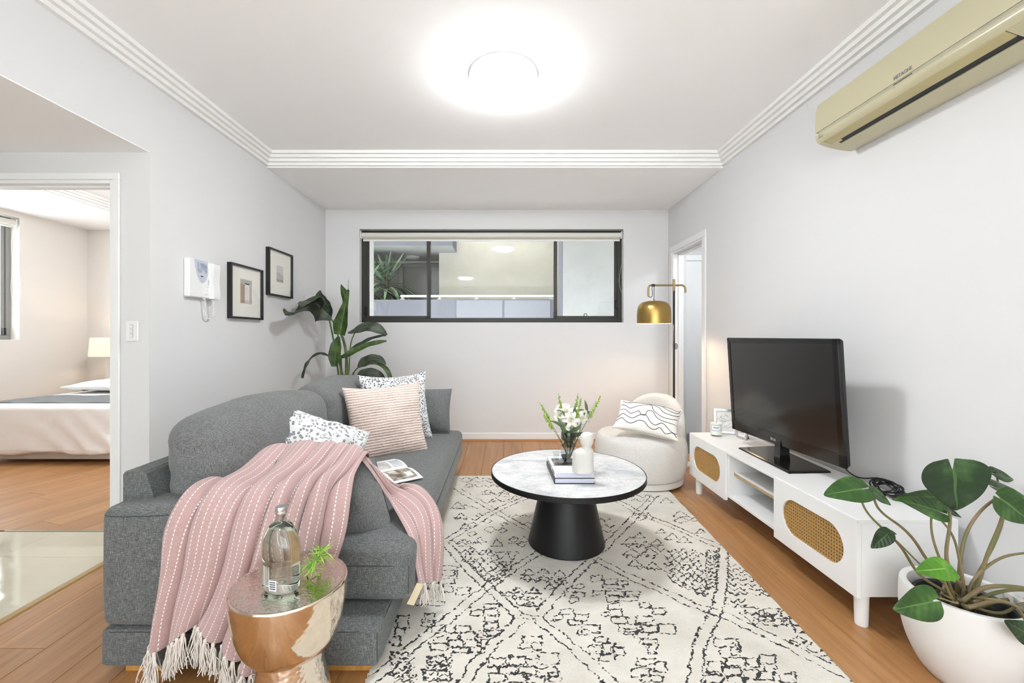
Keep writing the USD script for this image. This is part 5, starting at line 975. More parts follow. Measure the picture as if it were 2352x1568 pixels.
obj('socket', rod((shx, ly, zt-.005), (shx, ly, zt-.095), .018, 16), m_matblack, fl_)
bulb = trimesh.creation.icosphere(3, .032); bulb.apply_translation((shx, ly, zt-.125)); obj('bulb', bulb, glow('warm_lamp_bulb', (1, .70, .43), 330.0), fl_)
# ---------------------------------------------------------------- open magazine on the seat
SZT = .402
mg = [atz(862, 1072, SZT), atz(972, 1102, SZT), atz(880, 1112, SZT)]
m_page = mat('magazine_page', lin(240, 240, 244), .35); m_pphoto = mat('page_photo', lin(176, 170, 158), .3, var=(34, lin(108, 100, 88), .4, .6)); m_pphoto2 = mat('page_photo_light', lin(206, 204, 202), .3, var=(30, lin(170, 168, 166), .4, .6))
ga, gb_, gc = atz(872, 1089, SZT), atz(938, 1075, SZT), atz(972, 1103, SZT); gd = gb_+(ga-gc)*0
# spine runs from s0 (left) to s1 (right); pages turn away and towards the viewer
s0, s1 = atz(868, 1088, SZT), atz(937, 1075, SZT); sp_dir = (s1-s0); spL = np.linalg.norm(sp_dir); sp_dir /= spL; pgd = np.array([sp_dir[1], -sp_dir[0], 0]); pgd = pgd if pgd[1] < 0 else -pgd
e1 = atz(972, 1104, SZT); PW = .21
mgz = thing('magazine', 'open magazine lying face up on the sofa seat', 'magazine', (s0[0], s0[1], SZT))
def page(sgn, zoff, mm, a0=0., a1=1., b0=0., b1=1., nm='page', par=None, th=.0006):
    V = []
    for f in np.linspace(b0, b1, 14):
        z = SZT+zoff+.014*np.sin(np.pi*min(1., f*1.05))**.8*(1-f*.45)*(1 if sgn > 0 else 1.35); d = pgd*PW*f*sgn
        V.append([s0+sp_dir*spL*g+d+np.array([0, 0, z-SZT]) for g in np.linspace(a0, a1, 10)])
    return obj(nm, grid_mesh(np.array(V), th), mm, par or mgz, smooth=True)
for k in range(3): page(1, .002+.0012*k, m_page); page(-1, .002+.0012*k, m_page)
page(1, .0058, m_pphoto, .12, .9, .08, .88, 'page_picture'); page(-1, .0058, m_pphoto2, .04, .5, .1, .7, 'page_picture')
for k in range(7): page(-1, .0058, mat(f'page_text_{k}', lin(176, 178, 190), .4), .58, .92, .12+.085*k, .155+.085*k, 'text_block')
for a0, a1, b0, b1, c in ((.2, .42, .2, .4, (222, 216, 204)), (.46, .56, .24, .5, (128, 96, 72)), (.6, .82, .5, .78, (228, 226, 222)), (.3, .5, .55, .75, (92, 86, 76))): page(1, .0066, mat('page_shape_%d' % c[0], lin(*c), .4), a0, a1, b0, b1, 'page_picture')
# ---------------------------------------------------------------- cream rug with black lattice and tribal motifs (tufted pile; the pattern is coloured pile)
def rq(p): q = atz(840+p[0]*.47619, 1080+p[1]*.47619, RUGZ); return q[:2]
strokes = []                                                   # (polyline, half width)
def st_(pts, w=.0058, sm=False):
    p = np.array([rq(q) for q in pts]); strokes.append((curve(p, 12*len(p)) if sm and len(p) > 2 else p, w))
def band(pts, g=.021):
    p = np.array([rq(q) for q in pts]); c = curve(p, 16*len(p)) if len(p) > 2 else curve(p, 16); t = np.gradient(c, axis=0); t /= np.linalg.norm(t, axis=1, keepdims=True); n = np.stack([-t[:, 1], t[:, 0]], 1)
    strokes.append((c+n*g, .0062)); strokes.append((c-n*g, .0062))
for b in ([(440, 85), (530, 140), (625, 195), (700, 240), (790, 285)], [(385, 345), (450, 300), (540, 245), (625, 195), (700, 160), (790, 125)], [(380, 350), (430, 400), (500, 480), (590, 555)],
          [(590, 555), (660, 510), (740, 455), (830, 400), (900, 350)], [(590, 560), (640, 610), (700, 665), (745, 705)], [(590, 560), (500, 630), (400, 710), (300, 790), (180, 890), (60, 985), (0, 1030)],
          [(745, 720), (680, 780), (600, 850), (540, 920), (490, 990), (470, 1030)], [(830, 700), (900, 620), (990, 520), (1090, 430), (1170, 350), (1250, 270), (1320, 200), (1390, 120)],
          [(830, 710), (910, 780), (1000, 850), (1080, 920), (1150, 985), (1190, 1040)], [(1110, 425), (1230, 490), (1350, 545), (1500, 610), (1660, 675), (1700, 685)],
          [(1700, 685), (1800, 730), (1950, 800), (2100, 875), (2250, 950), (2400, 1025)], [(1170, 130), (1250, 165), (1320, 205), (1420, 245), (1550, 300), (1720, 370)],
          [(1725, 375), (1725, 450), (1720, 540), (1708, 620), (1685, 690), (1650, 760), (1610, 850), (1595, 940), (1588, 1040)]): band(b)
st_([(745, 695), (835, 700)]); st_([(760, 715), (830, 716)])
def sq(x, y, w, h): st_([(x, y), (x+w, y), (x+w, y+h), (x, y+h), (x, y)])
def tri(x, y, w, h): st_([(x, y+h), (x+w/2, y), (x+w, y+h), (x, y+h)])
def vtri(x, y, w, h): st_([(x, y), (x+w/2, y+h), (x+w, y), (x, y)])
def dia(x, y, w, h): st_([(x, y-h), (x+w, y), (x, y+h), (x-w, y), (x, y-h)])
def zig(x0, y0, x1, y1, n, a): st_([(x0+(x1-x0)*k/n, y0+(y1-y0)*k/n+(a if k % 2 else -a)) for k in range(n+1)])
# centre cell: brick-like boxes
for q in ((1085, 505, 55, 28), (1150, 525, 70, 24), (1215, 532, 50, 18), (1145, 550, 100, 18), (1095, 578, 60, 22), (1158, 580, 90, 20), (1245, 582, 75, 20), (1160, 605, 60, 25), (1225, 608, 90, 22), (1165, 640, 60, 30), (1320, 640, 55, 22), (1385, 662, 60, 28), (990, 548, 65, 20), (960, 585, 50, 22), (1005, 588, 50, 20), (985, 615, 48, 20),
          (935, 668, 70, 24), (1010, 690, 60, 36), (900, 698, 50, 22), (980, 720, 60, 24), (1135, 680, 40, 20), (1175, 672, 60, 30), (1190, 705, 70, 30), (1300, 700, 80, 34), (1215, 740, 110, 34), (1040, 745, 90, 40), (1330, 745, 75, 34), (1410, 742, 85, 42), (1025, 770, 50, 24), (1245, 760, 60, 30), (1290, 780, 70, 30),
          (1100, 805, 70, 22), (1075, 845, 60, 34), (1140, 830, 60, 50), (1185, 850, 60, 40), (1130, 885, 70, 34), (1325, 815, 80, 24), (1365, 835, 40, 50), (1305, 905, 80, 30), (1385, 925, 70, 40), (1280, 950, 90, 45), (1330, 990, 100, 30)): sq(*q)
# right cell: triangles and dense rows
for q in ((1235, 320, 80, 34), (1290, 300, 60, 26), (1370, 330, 66, 30), (1440, 300, 70, 32), (1500, 318, 70, 28), (1240, 375, 90, 32), (1330, 372, 80, 34), (1260, 430, 80, 30), (1350, 440, 70, 34), (1320, 340, 60, 24), (1400, 280, 50, 20)): tri(*q)
for y, x0, x1, n in ((382, 1400, 1600, 9), (400, 1460, 1640, 9), (418, 1440, 1610, 9), (436, 1450, 1620, 9), (455, 1440, 1620, 10), (474, 1450, 1640, 10), (492, 1440, 1630, 10), (510, 1450, 1650, 10), (530, 1470, 1650, 9), (550, 1500, 1660, 8), (568, 1540, 1650, 6), (590, 1590, 1650, 4), (360, 1250, 1420, 8), (410, 1240, 1400, 8), (470, 1300, 1400, 5)): zig(x0, y, x1, y+8, n, 9)
for k in range(11): zig(1650, 388+17*k, 1695, 392+17*k, 4, 6)
st_([(1645, 385), (1640, 560)]); st_([(1697, 388), (1694, 575)])
# left cell
for q in ((440, 330, 70, 36), (520, 318, 60, 30), (600, 330, 60, 34), (690, 320, 70, 32), (480, 370, 70, 34), (560, 376, 66, 32), (460, 410, 60, 28), (740, 318, 50, 26)): tri(*q)
for q in ((620, 395, 60, 34), (680, 392, 55, 40), (640, 440, 70, 26)): vtri(*q)
for y, x0, x1, n in ((345, 420, 560, 7), (390, 440, 610, 8), (425, 470, 640, 8), (445, 490, 690, 10), (465, 510, 700, 9), (482, 530, 690, 8), (500, 550, 680, 6), (520, 570, 660, 5)): zig(x0, y, x1, y+4, n, 9)
st_([(560, 510), (592, 540), (640, 505)])
# small diamonds of the upper cell
for q in ((585, 243, 22, 12), (665, 258, 20, 10), (515, 262, 24, 12), (600, 285, 30, 16), (512, 305, 22, 12), (660, 288, 24, 12), (545, 215, 18, 8), (715, 335, 26, 14), (755, 355, 24, 14)): dia(*q)
for q in ((410, 150, 70, 32), (430, 205, 60, 26), (455, 255, 50, 24), (420, 165, 120, 18), (560, 90, 60, 26), (640, 95, 56, 30), (470, 60, 60, 22), (700, 60, 60, 22), (590, 130, 70, 24), (700, 120, 40, 18)): tri(*q)
for y, x0, x1, n in ((38, 440, 720, 12), (52, 450, 760, 10), (75, 480, 660, 8), (110, 560, 700, 6), (145, 590, 760, 7), (232, 420, 520, 5), (218, 690, 800, 6), (255, 740, 820, 4)): zig(x0, y, x1, y, n, 6)
for y, x0, x1, n in ((120, 1190, 1420, 8), (140, 1250, 1400, 6), (235, 1090, 1200, 5), (290, 1110, 1190, 4), (265, 1120, 1200, 4)): zig(x0, y, x1, y+6, n, 7)
for q in ((1340, 205, 50, 28), (1480, 195, 80, 28), (1560, 215, 70, 28), (1420, 130, 60, 26), (1590, 280, 50, 22)): tri(*q)
for q in ((1320, 225, 40, 18), (1520, 240, 40, 14)): dia(*q)
# blocks left of centre
for q in ((750, 475, 70, 26), (830, 470, 60, 24), (900, 480, 70, 34), (820, 505, 80, 24), (920, 520, 60, 24), (745, 500, 60, 22), (700, 562, 60, 26), (770, 565, 80, 26), (650, 585, 70, 22), (730, 600, 90, 22), (760, 630, 60, 22), (860, 545, 60, 24)): tri(*q)
for y, x0, x1, n in ((530, 760, 960, 9), (545, 880, 960, 5), (590, 650, 850, 9), (615, 700, 850, 7), (645, 730, 830, 5)): zig(x0, y, x1, y, n, 8)
for q in ((505, 672, 60, 26), (570, 640, 70, 22), (575, 668, 65, 26), (575, 700, 65, 26), (575, 735, 65, 28), (570, 770, 70, 26), (320, 745, 60, 34), (430, 745, 70, 34), (390, 780, 60, 34), (460, 780, 70, 32), (330, 800, 70, 30), (540, 775, 50, 26), (310, 830, 80, 36), (400, 815, 70, 40), (480, 815, 70, 40), (540, 812, 50, 34), (420, 850, 70, 28), (500, 850, 70, 30), (285, 690, 50, 40), (270, 720, 60, 30)): sq(*q)
for q in ((345, 460, 100, 60), (370, 480, 60, 28), (350, 520, 80, 26), (300, 545, 70, 26), (440, 565, 60, 34), (360, 560, 60, 26), (230, 620, 70, 26), (270, 630, 110, 20)): sq(*q)
for q in ((150, 700, 60, 60), (140, 760, 50, 34), (110, 800, 60, 40)): sq(*q)
for y in range(880, 1020, 22): zig(120, y, 240, y+6, 6, 9)
for y in (900, 925, 950, 980, 1005): zig(290, y, 420, y+4, 6, 10)
for q in ((310, 900, 80, 40), (280, 960, 70, 50), (350, 960, 60, 50), (760, 800, 90, 30), (740, 830, 60, 24), (800, 830, 50, 40), (585, 905, 90, 40), (690, 895, 80, 40), (770, 905, 60, 36), (830, 880, 100, 50), (640, 940, 90, 40), (740, 945, 90, 36), (830, 950, 90, 40), (590, 980, 80, 40), (680, 985, 90, 40), (780, 990, 90, 40), (880, 975, 60, 40)): sq(*q)
# right of the vertical band
for y, x0, x1, n in ((455, 1745, 1800, 3), (480, 1745, 1850, 5), (500, 1750, 1880, 6), (520, 1750, 1900, 7), (545, 1750, 1930, 8), (570, 1755, 1950, 8), (592, 1750, 1970, 8), (625, 1750, 1830, 4), (648, 1750, 1840, 4), (690, 1800, 1980, 8), (715, 1830, 2060, 9), (735, 1850, 2060, 8)): zig(x0, y, x1, y+8, n, 9)
for q in ((1830, 660, 70, 30), (1920, 670, 80, 34), (2010, 672, 60, 40), (1900, 700, 60, 26), (2050, 700, 60, 46), (1960, 715, 60, 30), (2070, 750, 50, 30)): sq(*q)
for q in ((1685, 810, 100, 40), (1710, 850, 80, 50), (1760, 830, 40, 60), (1900, 890, 80, 40), (1740, 900, 90, 40), (1830, 905, 70, 40), (1650, 925, 70, 50), (1720, 950, 90, 40), (1920, 930, 60, 44), (1820, 960, 70, 40), (1640, 985, 80, 40), (2000, 975, 80, 46), (1740, 995, 90, 40), (1900, 970, 70, 36)): sq(*q)
for q in ((2090, 820, 40, 20), (2170, 850, 50, 26), (2230, 900, 40, 24)): dia(*q)
RX = lambda y: np.interp(y, [.9, 1.418, 3.118, 3.5], [1.143, 1.163, 1.228, 1.243])
nu, nv = 560, 850
yy = np.linspace(.93, 3.497, nv); X0_ = -.46
G = np.stack([X0_+(RX(yy)[:, None]-X0_)*np.linspace(0, 1, nu)[None, :], yy[:, None].repeat(nu, 1)], -1)
p3 = np.concatenate([G, np.zeros((nv, nu, 1))], -1)
j1 = np.stack([meshkit.noise(p3*95, 1), meshkit.noise(p3*95, 2)], -1)-.5; j2 = np.stack([meshkit.noise(p3*30, 3), meshkit.noise(p3*30, 4)], -1)-.5
W = G+j1*.011+j2*.010; br = meshkit.noise(p3*[150, 150, 1], 7); br2 = meshkit.noise(p3*[55, 55, 1], 8)
ink = np.zeros((nv, nu)); hh = .012
def rows(y): return int(np.clip((y-.93)/(3.497-.93)*(nv-1), 0, nv-1))
for pl0, w in strokes:
    for a, b in zip(pl0[:-1], pl0[1:]):
        r0_, r1_ = rows(min(a[1], b[1])-.03), rows(max(a[1], b[1])+.03)+1; c0_ = int(np.clip((min(a[0], b[0])-.03-X0_)/1.70*(nu-1)-2, 0, nu-1)); c1_ = int(np.clip((max(a[0], b[0])+.03-X0_)/1.60*(nu-1)+3, 0, nu))
        if c1_ <= c0_ or r1_ <= r0_: continue
        S = W[r0_:r1_, c0_:c1_]; d = b-a; L2 = d@d+1e-12; t = np.clip(((S-a)@d)/L2, 0, 1); dist = np.linalg.norm(S-a-t[..., None]*d, axis=-1)
        ink[r0_:r1_, c0_:c1_] = np.maximum(ink[r0_:r1_, c0_:c1_], (1-dist/(w*1.38)).clip(0, 1))
wn = gaussian_filter(np.random.RandomState(31).randn(nv, nu), (.8, 1.0)); wn /= wn.std(); ink = np.clip((ink*1.5+wn*.33+(br2-.5)*.5-.80)*3.2, 0, 1)*(ink > .02)
zz = RUGZ+.0016*(meshkit.noise(p3*160, 11)-.5)+.0022*(meshkit.noise(p3*38, 12)-.5)-.0012*ink
VR = np.concatenate([G, zz[..., None]], -1)
VR[:, 0, 0] += .004*np.sin(np.arange(nv)*.9); VR[:, -1, 0] += .004*(meshkit.noise(np.stack([yy*14, yy*0, yy*0], 1), 3)-.5)*2
# edges turn down to the floor
ext = np.concatenate([VR[:, :1]*[1, 1, 0]+[0, 0, .001], VR, VR[:, -1:]*[1, 1, 0]+[0, 0, .001]], 1); ext = np.concatenate([ext[:1]*[1, 1, 0]+[0, 0, .001], ext, ext[-1:]*[1, 1, 0]+[0, 0, .001]], 0); inkE = np.pad(ink, 1)
m_rug = node_mat('rug_pile', {'a': ('attribute', {'attribute': 'ink'}), 'g': ('geometry', {}), 'n': ('noise_texture', {'scale': 320., 'detail': 2}), 'n2': ('noise_texture', {'scale': 7., 'detail': 3}), 'r': ('rgb_ramp', {'ramp': [(.3, lin(208, 202, 191)), (.6, lin(230, 225, 216))]}), 'nm': ('math', {'math_type': 'multiply_add', 'value2': .35}), 'nk': ('math', {'math_type': 'multiply', 'value2': .65}),
    'ad': ('math', {'math_type': 'multiply_add', 'value2': 1.1, 'value3': -.55}), 'th': ('math', {'math_type': 'add'}), 'th2': ('map_range', {'from_min': .45, 'from_max': .75, 'clamp': True}), 'c': ('mix_color', {'b': lin(44, 44, 46)}), 'u': ('bump', {'distance': .004}), 'p': ('principled_bsdf', {'roughness': 1.0, 'specular_ior_level': .1, 'sheen_weight': .2})},
    [('g.position', 'n.vector'), ('g.position', 'n2.vector'), ('n2.fac', 'nk.value1'), ('n.fac', 'nm.value1'), ('nk.value', 'nm.value3'), ('nm.value', 'r.fac'), ('n.fac', 'ad.value1'), ('a.fac', 'th.value1'), ('ad.value', 'th.value2'), ('th.value', 'th2.value'), ('th2.result', 'c.fac'), ('r.color', 'c.a'), ('c.result', 'p.base_color'), ('n.fac', 'u.height'), ('u.normal', 'p.normal')])
rugm = grid_mesh(ext); rug = thing('rug', 'cream shag rug with black diamond lattice and tribal motifs under the coffee table', 'rug', (.36, 2.2, 0))
obj('pile', rugm, m_rug, rug, smooth=True, attr={'ink': inkE.ravel()})
rf = np.random.RandomState(9); fr = []
for k in range(230):
    x = -.455+1.69*k/229; p = np.array([x, 3.497, .006]); fr.append(tube([p, p+[rf.randn()*.006, .016, .001], p+[rf.randn()*.01, .03+rf.rand()*.008, -.003]], .0024, 4))
obj('fringe', TC(fr), mat('rug_fringe', lin(222, 214, 200), .95), rug, kind='stuff')
# ---------------------------------------------------------------- plants
def leafmat(name, c1, c2, c3, rough=.38, nv_=26.):
    return node_mat(name, {'a': ('attribute', {'attribute': 'st'}), 's': ('separate_xyz', {}), 'v0': ('math', {'math_type': 'subtract', 'value2': .5}), 'va': ('math', {'math_type': 'absolute'}), 'sk': ('math', {'math_type': 'multiply', 'value2': -.35}), 'su': ('math', {'math_type': 'add'}), 'k': ('math', {'math_type': 'multiply', 'value2': nv_*6.28}), 'si': ('math', {'math_type': 'sine'}),
        'g': ('geometry', {}), 'n': ('noise_texture', {'scale': 12., 'detail': 4}), 'mx': ('math', {'math_type': 'multiply_add', 'value2': .025}), 'r': ('rgb_ramp', {'ramp': [(.3, c1), (.52, c2), (.75, c3)]}), 'mr': ('math', {'math_type': 'less_than', 'value2': .025}), 'c': ('mix_color', {'b': c3}), 'u': ('bump', {'distance': .0008, 'strength': .4}),
        'p': ('principled_bsdf', {'roughness': rough}), 't': ('translucent_bsdf', {}), 'x': ('mix_closure', {'fac': .14})},
        [('a.vector', 's.vector'), ('s.y', 'v0.value1'), ('v0.value', 'va.value1'), ('va.value', 'sk.value1'), ('s.x', 'su.value1'), ('sk.value', 'su.value2'), ('su.value', 'k.value1'), ('k.value', 'si.value1'), ('si.value', 'mx.value1'), ('g.position', 'n.vector'), ('n.fac', 'mx.value3'), ('mx.value', 'r.fac'), ('va.value', 'mr.value1'), ('mr.value', 'c.fac'), ('r.color', 'c.a'),
         ('c.result', 'p.base_color'), ('c.result', 't.color'), ('si.value', 'u.height'), ('u.normal', 'p.normal'), ('p.BSDF', 'x.closure1'), ('t.BSDF', 'x.closure2')], 'x.closure')
m_str = leafmat('strelitzia_leaf', lin(38, 46, 37), lin(54, 63, 49), lin(86, 98, 68)); m_str2 = leafmat('strelitzia_leaf_bright', lin(42, 62, 26), lin(60, 86, 36), lin(100, 126, 62)); m_strst = mat('strelitzia_stem', lin(62, 82, 40), .45, var=(9., lin(98, 112, 58), .4, .65))
SPY = 4.2
def sp_(c, dy=0.0):
    px = 620+c[0]*.16585; return P(px, 640+c[1]*.16585, min(SPY+dy, 1.80*F/max(CX-px, 1)))
hw_ = .16585*SPY/980
pot_x = (792-CX)/F*SPY
bop = thing('bird_of_paradise', 'tall bird of paradise plant with broad dark leaves in the back left corner', 'plant', (pot_x, SPY, 0))
obj('pot', lathe([(0, 0), (.13, 0), (.14, .01), (.165, .30), (.168, .32), (.158, .32), (.154, .29), (0, .285)], (pot_x, SPY, 0), 48), mat('pot_white', lin(232, 230, 226), .6), bop)
obj('soil', lathe([(0, .30), (.153, .298)], (pot_x, SPY, 0), 40), mat('soil', lin(52, 40, 30), .95, bump=(60, .01)), bop)
SL = [('d', [(850, 560), (650, 480), (420, 445), (190, 470)], 155, (0, -1, .25), [.15, .95, 1, .85, .25], .03, -.02), ('d', [(830, 540), (770, 400), (715, 290), (700, 160)], 112, (-.2, -1, .1), [.3, .9, 1, .8, .1], .05, .06), ('d', [(820, 450), (700, 350), (560, 325), (400, 400)], 120, (0, -1, .4), [.15, .8, 1, .8, .15], .05, -.04),
      ('b', [(975, 770), (1000, 590), (1050, 350), (1088, 150)], 100, (.1, -1, .1), [.75, 1, .62, .34, .16], .1, -.03), ('b', [(1040, 350), (1035, 240), (1010, 150), (982, 78)], 48, (.5, -1, .1), [.7, .9, 1, .6, .05], .1, -.01), ('b', [(955, 800), (920, 950), (905, 1090), (900, 1215)], 88, (-.1, -1, .2), [.2, .8, 1, .95, .45], .05, -.12),
      ('d', [(1110, 965), (1280, 880), (1450, 810), (1605, 790)], 26, (0, -1, .6), [.2, .8, 1, .8, .3], .02, .0), ('d', [(1612, 785), (1500, 695), (1350, 665), (1200, 715), (1080, 750)], 74, (0, -1, .45), [.25, .95, 1, .75, .12], .03, -.03), ('b', [(985, 1090), (1150, 1010), (1300, 935), (1500, 880), (1615, 862)], 48, (0, -1, .5), [.5, 1, .85, .75, .3], .04, -.09),
      ('d', [(825, 1078), (720, 1035), (580, 1100), (500, 1210), (450, 1375)], 34, (-.3, -1, .3), [.25, .9, 1, .8, .5], .04, -.05), ('d', [(1220, 1225), (1340, 1140), (1470, 1115), (1605, 1190)], 76, (0, -1, .5), [.25, 1, 1, .8, .1], .03, -.02), ('b', [(1430, 1180), (1560, 1205), (1640, 1300), (1672, 1480)], 32, (.4, -1, .2), [.2, .8, 1, .9, .3], .04, -.04),
      ('d', [(1190, 1385), (1330, 1305), (1460, 1315), (1600, 1400)], 70, (0, -1, .5), [.15, .9, 1, .8, .1], .03, -.06), ('b', [(1180, 1390), (1270, 1390), (1340, 1455)], 30, (0, -1, .4), [.2, 1, 1, .6, .1], .03, -.08)]
for k, (c, pts, w, up, prof_, fold, dy) in enumerate(SL):
    blade([sp_(q, dy+.02*j*(-1)**k) for j, q in enumerate(pts)], w*hw_, m_str if c == 'd' else m_str2, bop, up=up, fold=fold*6, wav=.004, n=26, t=.0009, prof=prof_)
sb = np.array([pot_x, SPY, .30])
for pts, r in (([(960, 1440), (905, 1000), (820, 560)], .010), ([(1000, 1440), (955, 1000), (880, 600), (850, 560)], .009), ([(1050, 1440), (1050, 1000), (985, 760)], .017), ([(1085, 1400), (1100, 1150), (1150, 800), (1200, 715)], .007), ([(1090, 1400), (1220, 1230)], .008), ([(1150, 1410), (1195, 1250), (1280, 1200), (1430, 1182)], .006), ([(1040, 1440), (990, 1250), (930, 1110), (825, 1078)], .006), ([(1020, 1440), (985, 1200), (985, 1090)], .012), ([(1110, 1440), (1140, 1400), (1190, 1385)], .006), ([(1040, 1440), (960, 1150), (955, 800)], .011), ([(1088, 150), (1086, 80), (1090, 10)], .002)):
    q = [sp_(c, .0) for c in pts]; q = ([sb+(q[0]-sb)*[.35, .35, .0]+[0, 0, 0]]+q) if pts[0][1] > 1300 else q
    obj('stem', tube(curve(q, 24), np.linspace(r*1.15, r*.7, 24), 10), m_strst, bop)
# heart-leaf philodendron in a round white pot
PXc, PYc, PRr, PRz = 1.566, 1.453, .159, .295
pp = thing('potted_philodendron', 'heart-leaved philodendron in a round white planter at the near end of the console', 'plant', (PXc, PYc, 0))
outp = [(0, 0), (.085, 0), (.095, .004), (.115, .03), (.142, .09), (.157, .15), (.163, .21), (.163, .26), (PRr+.002, PRz-.006), (PRr-.002, PRz)]
outp = CubicSpline(np.arange(len(outp)), np.array(outp))(np.linspace(0, len(outp)-1, 50)); outp[:, 0] = outp[:, 0].clip(0)
obj('planter', lathe([tuple(q) for q in outp]+[(PRr-.012, PRz+.001), (PRr-.019, PRz-.002), (PRr-.021, PRz-.012), (PRr-.02, .2), (0, .19)], (PXc, PYc, 0), 96), mat('planter_white', lin(226, 225, 223), .55), pp, smooth=50)
obj('nursery_pot', lathe([(.0, .235), (.112, .235), (.118, .262), (.124, .268), (.128, .262), (.12, .22)], (PXc, PYc, 0), 64), mat('nursery_black', lin(40, 40, 42), .5), pp, label='black nursery pot with soil inside the planter')
obj('soil', lathe([(0, .244), (.06, .246), (.111, .238)], (PXc, PYc, 0), 40), mat('potting_soil', lin(46, 38, 32), .95, bump=(70, .012)), pp)
m_ph = leafmat('philodendron_leaf', lin(23, 44, 20), lin(33, 60, 27), lin(68, 104, 54), .27, 7.); m_ph2 = leafmat('philodendron_leaf_young', lin(62, 112, 22), lin(86, 142, 34), lin(138, 182, 84), .35, 7.); m_ph3 = leafmat('philodendron_leaf_mid', lin(34, 64, 20), lin(50, 88, 32), lin(90, 130, 62), .3, 7.); m_phst = mat('philodendron_stem', lin(104, 104, 62), .5, var=(7., lin(132, 108, 82), .4, .65))
def pq(c, Y): return P(1880+c[0]*.34937, 1020+c[1]*.34937, Y)
def heart(att, tip, hw, n, mm, cup=.12, lobe=.28, nu_=30, nv_=21, droop=.12):
    A, T = np.array(att), np.array(tip); ax_ = T-A; L = np.linalg.norm(ax_); ax_ /= L; n = np.array(n, float); n -= ax_*(n@ax_); n /= np.linalg.norm(n); sd = np.cross(ax_, n)
    t = np.linspace(-lobe, 1, nu_); s = np.linspace(-1, 1, nv_); V = np.zeros((nu_, nv_, 3)); UV = np.zeros((nu_, nv_, 2))
    for i, a in enumerate(t):
        f = (a+lobe)/(1+lobe); wd = hw*(np.sin(np.pi*min(1, f**.62*.985+.012)))**.62*(1-.25*f**3); notch = hw*.15*max(0., -a/lobe)**.6+1e-4
        for j, b in enumerate(s):
            y = np.sign(b)*(notch*.35+(wd-notch*.35)*abs(b)) if b else 0.
            if a < 0: y = np.sign(b)*(notch*abs(b)**.2+(max(wd, notch)-notch)*abs(b)) if b else 0.
            z = cup*abs(y)-droop*L*max(0, a)**2*.6-.35*droop*y*y/hw+.02*hw*np.sin(a*9+abs(b)*2)
            aa_ = a if not (a < 0 and b == 0) else 0.
            V[i, j] = A+ax_*(aa_*L)+sd*y+n*z; UV[i, j] = (f, (b+1)/2)
    return grid_mesh(V, .0012), mm, np.tile(UV.reshape(-1, 2), (2, 1))
E = lambda c, Y: pq(c, Y)
HL = [((885, 170), (925, 440), 215, (-.1, -1, .35), m_ph, 1.36), ((1165, 195), (1285, 225), 62, (-.2, -.6, 1), m_ph, 1.52), ((1040, 150), (1180, 170), 45, (.1, -.5, 1), m_ph, 1.54), ((1185, 290), (1420, 365), 82, (.1, -.5, 1), m_ph, 1.45), ((1215, 370), (1420, 520), 105, (-.2, -1, .3), m_ph3, 1.40),
      ((275, 295), (45, 325), 92, (-.1, -.7, .8), m_ph3, 1.48), ((365, 318), (485, 395), 55, (.2, -.7, .8), m_ph3, 1.50), ((785, 440), (545, 355), 74, (-.1, -.8, .7), m_ph3, 1.42), ((830, 420), (945, 475), 45, (0, -.5, 1), m_ph, 1.44), ((760, 345), (500, 360), 46, (0, -.8, .5), m_ph3, 1.50),
      ((815, 820), (935, 870), 70, (0, -.8, .8), m_ph2, 1.30), ((830, 818), (650, 830), 74, (0, -.8, .8), m_ph2, 1.30), ((735, 1035), (508, 1090), 108, (-.3, -1, .25), m_ph3, 1.225), ((450, 592), (352, 682), 52, (-.2, -1, .4), m_ph, 1.46), ((470, 575), (515, 592), 14, (0, -1, .8), m_ph, 1.46), ((1400, 1260), (1243, 1168), 78, (-.2, -1, .2), m_ph, 1.25)]
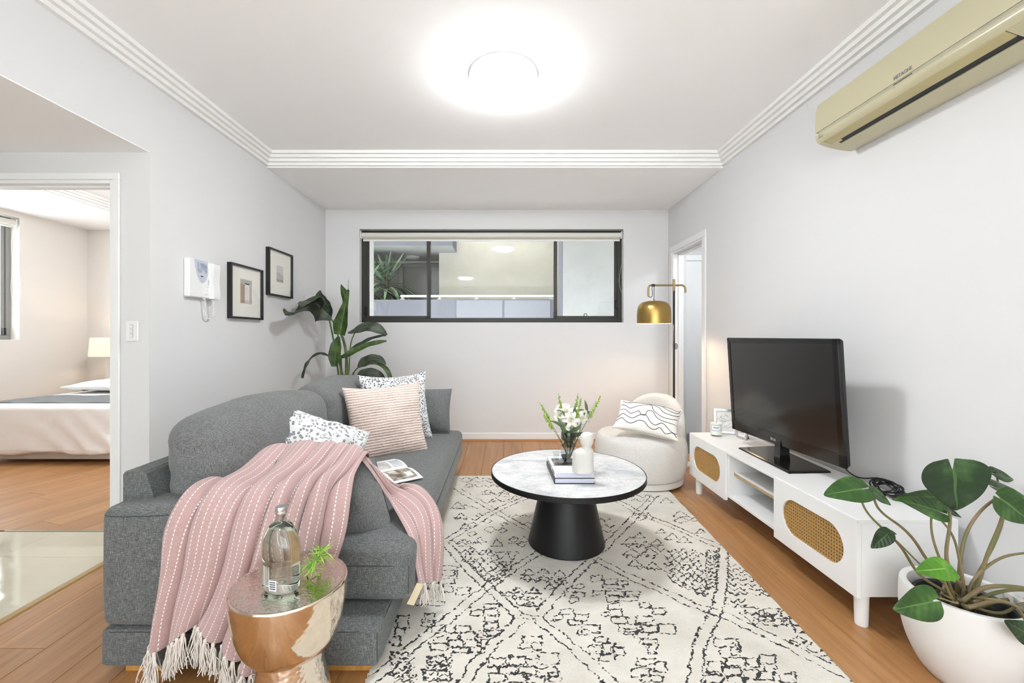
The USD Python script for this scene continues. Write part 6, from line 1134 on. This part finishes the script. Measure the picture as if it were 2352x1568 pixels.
for a, t, w, n, mm, Y in HL:
    g, mm, uvh = heart(pq(a, Y), pq(t, Y-.01), w*.34937*Y/980, n, mm); obj('leaf', g, mm, pp, smooth=True, uv=uvh)
root = np.array([PXc, PYc, .24]); rp = np.random.RandomState(2)
SS = [([(275, 310), (310, 430), (430, 560), (560, 700), (680, 870)], 1.48, .0042), ([(362, 322), (410, 440), (540, 540), (650, 660), (730, 780), (830, 930)], 1.50, .0048), ([(742, 480), (745, 580), (800, 760)], 1.44, .004), ([(860, 440), (850, 620), (845, 770)], 1.42, .0055), ([(815, 510), (890, 620), (930, 780), (955, 950)], 1.42, .004), ([(1170, 355), (1040, 470), (960, 620), (930, 800)], 1.46, .0055), ([(1215, 345), (1200, 500), (1120, 700), (1060, 880)], 1.45, .0055),
      ([(1420, 705), (1351, 715), (1220, 740), (1100, 810), (1010, 910)], 1.45, .0045), ([(1430, 960), (1351, 945), (1180, 932), (1050, 960), (950, 1030)], 1.40, .007), ([(1430, 1160), (1351, 1100), (1240, 1042), (1100, 1040), (990, 1070)], 1.36, .006), ([(1430, 1015), (1351, 1020), (1200, 1025), (1060, 1070)], 1.44, .006), ([(460, 590), (560, 680), (660, 780)], 1.46, .0028), ([(1170, 195), (1180, 260), (1190, 320), (1215, 420), (1180, 600)], 1.52, .004), ([(1430, 970), (1250, 960), (1120, 990), (1000, 1060)], 1.43, .0055), ([(830, 830), (840, 930), (880, 1010)], 1.33, .004), ([(740, 1040), (760, 1010), (830, 1020)], 1.26, .003), ([(1430, 1060), (1300, 1065), (1180, 1110)], 1.38, .005), ([(1400, 1260), (1360, 1160), (1290, 1060), (1150, 1020)], 1.30, .004)]
for pts, Y, r in SS:
    q = [pq(c, Y) for c in pts]; e = root+np.array([rp.randn()*.02, rp.randn()*.018, .0]); d = q[-1]
    if np.linalg.norm(q[-1][:2]-root[:2]) > .03 and q[-1][2] > .26: q = q+[(q[-1]*.45+e*.55)+[0, 0, .01], e]
    else: q = q+[e]
    c = curve(q, 40); obj('stem', tube(c, np.linspace(r*.75, r*1.25, 40), 9), m_phst, pp)
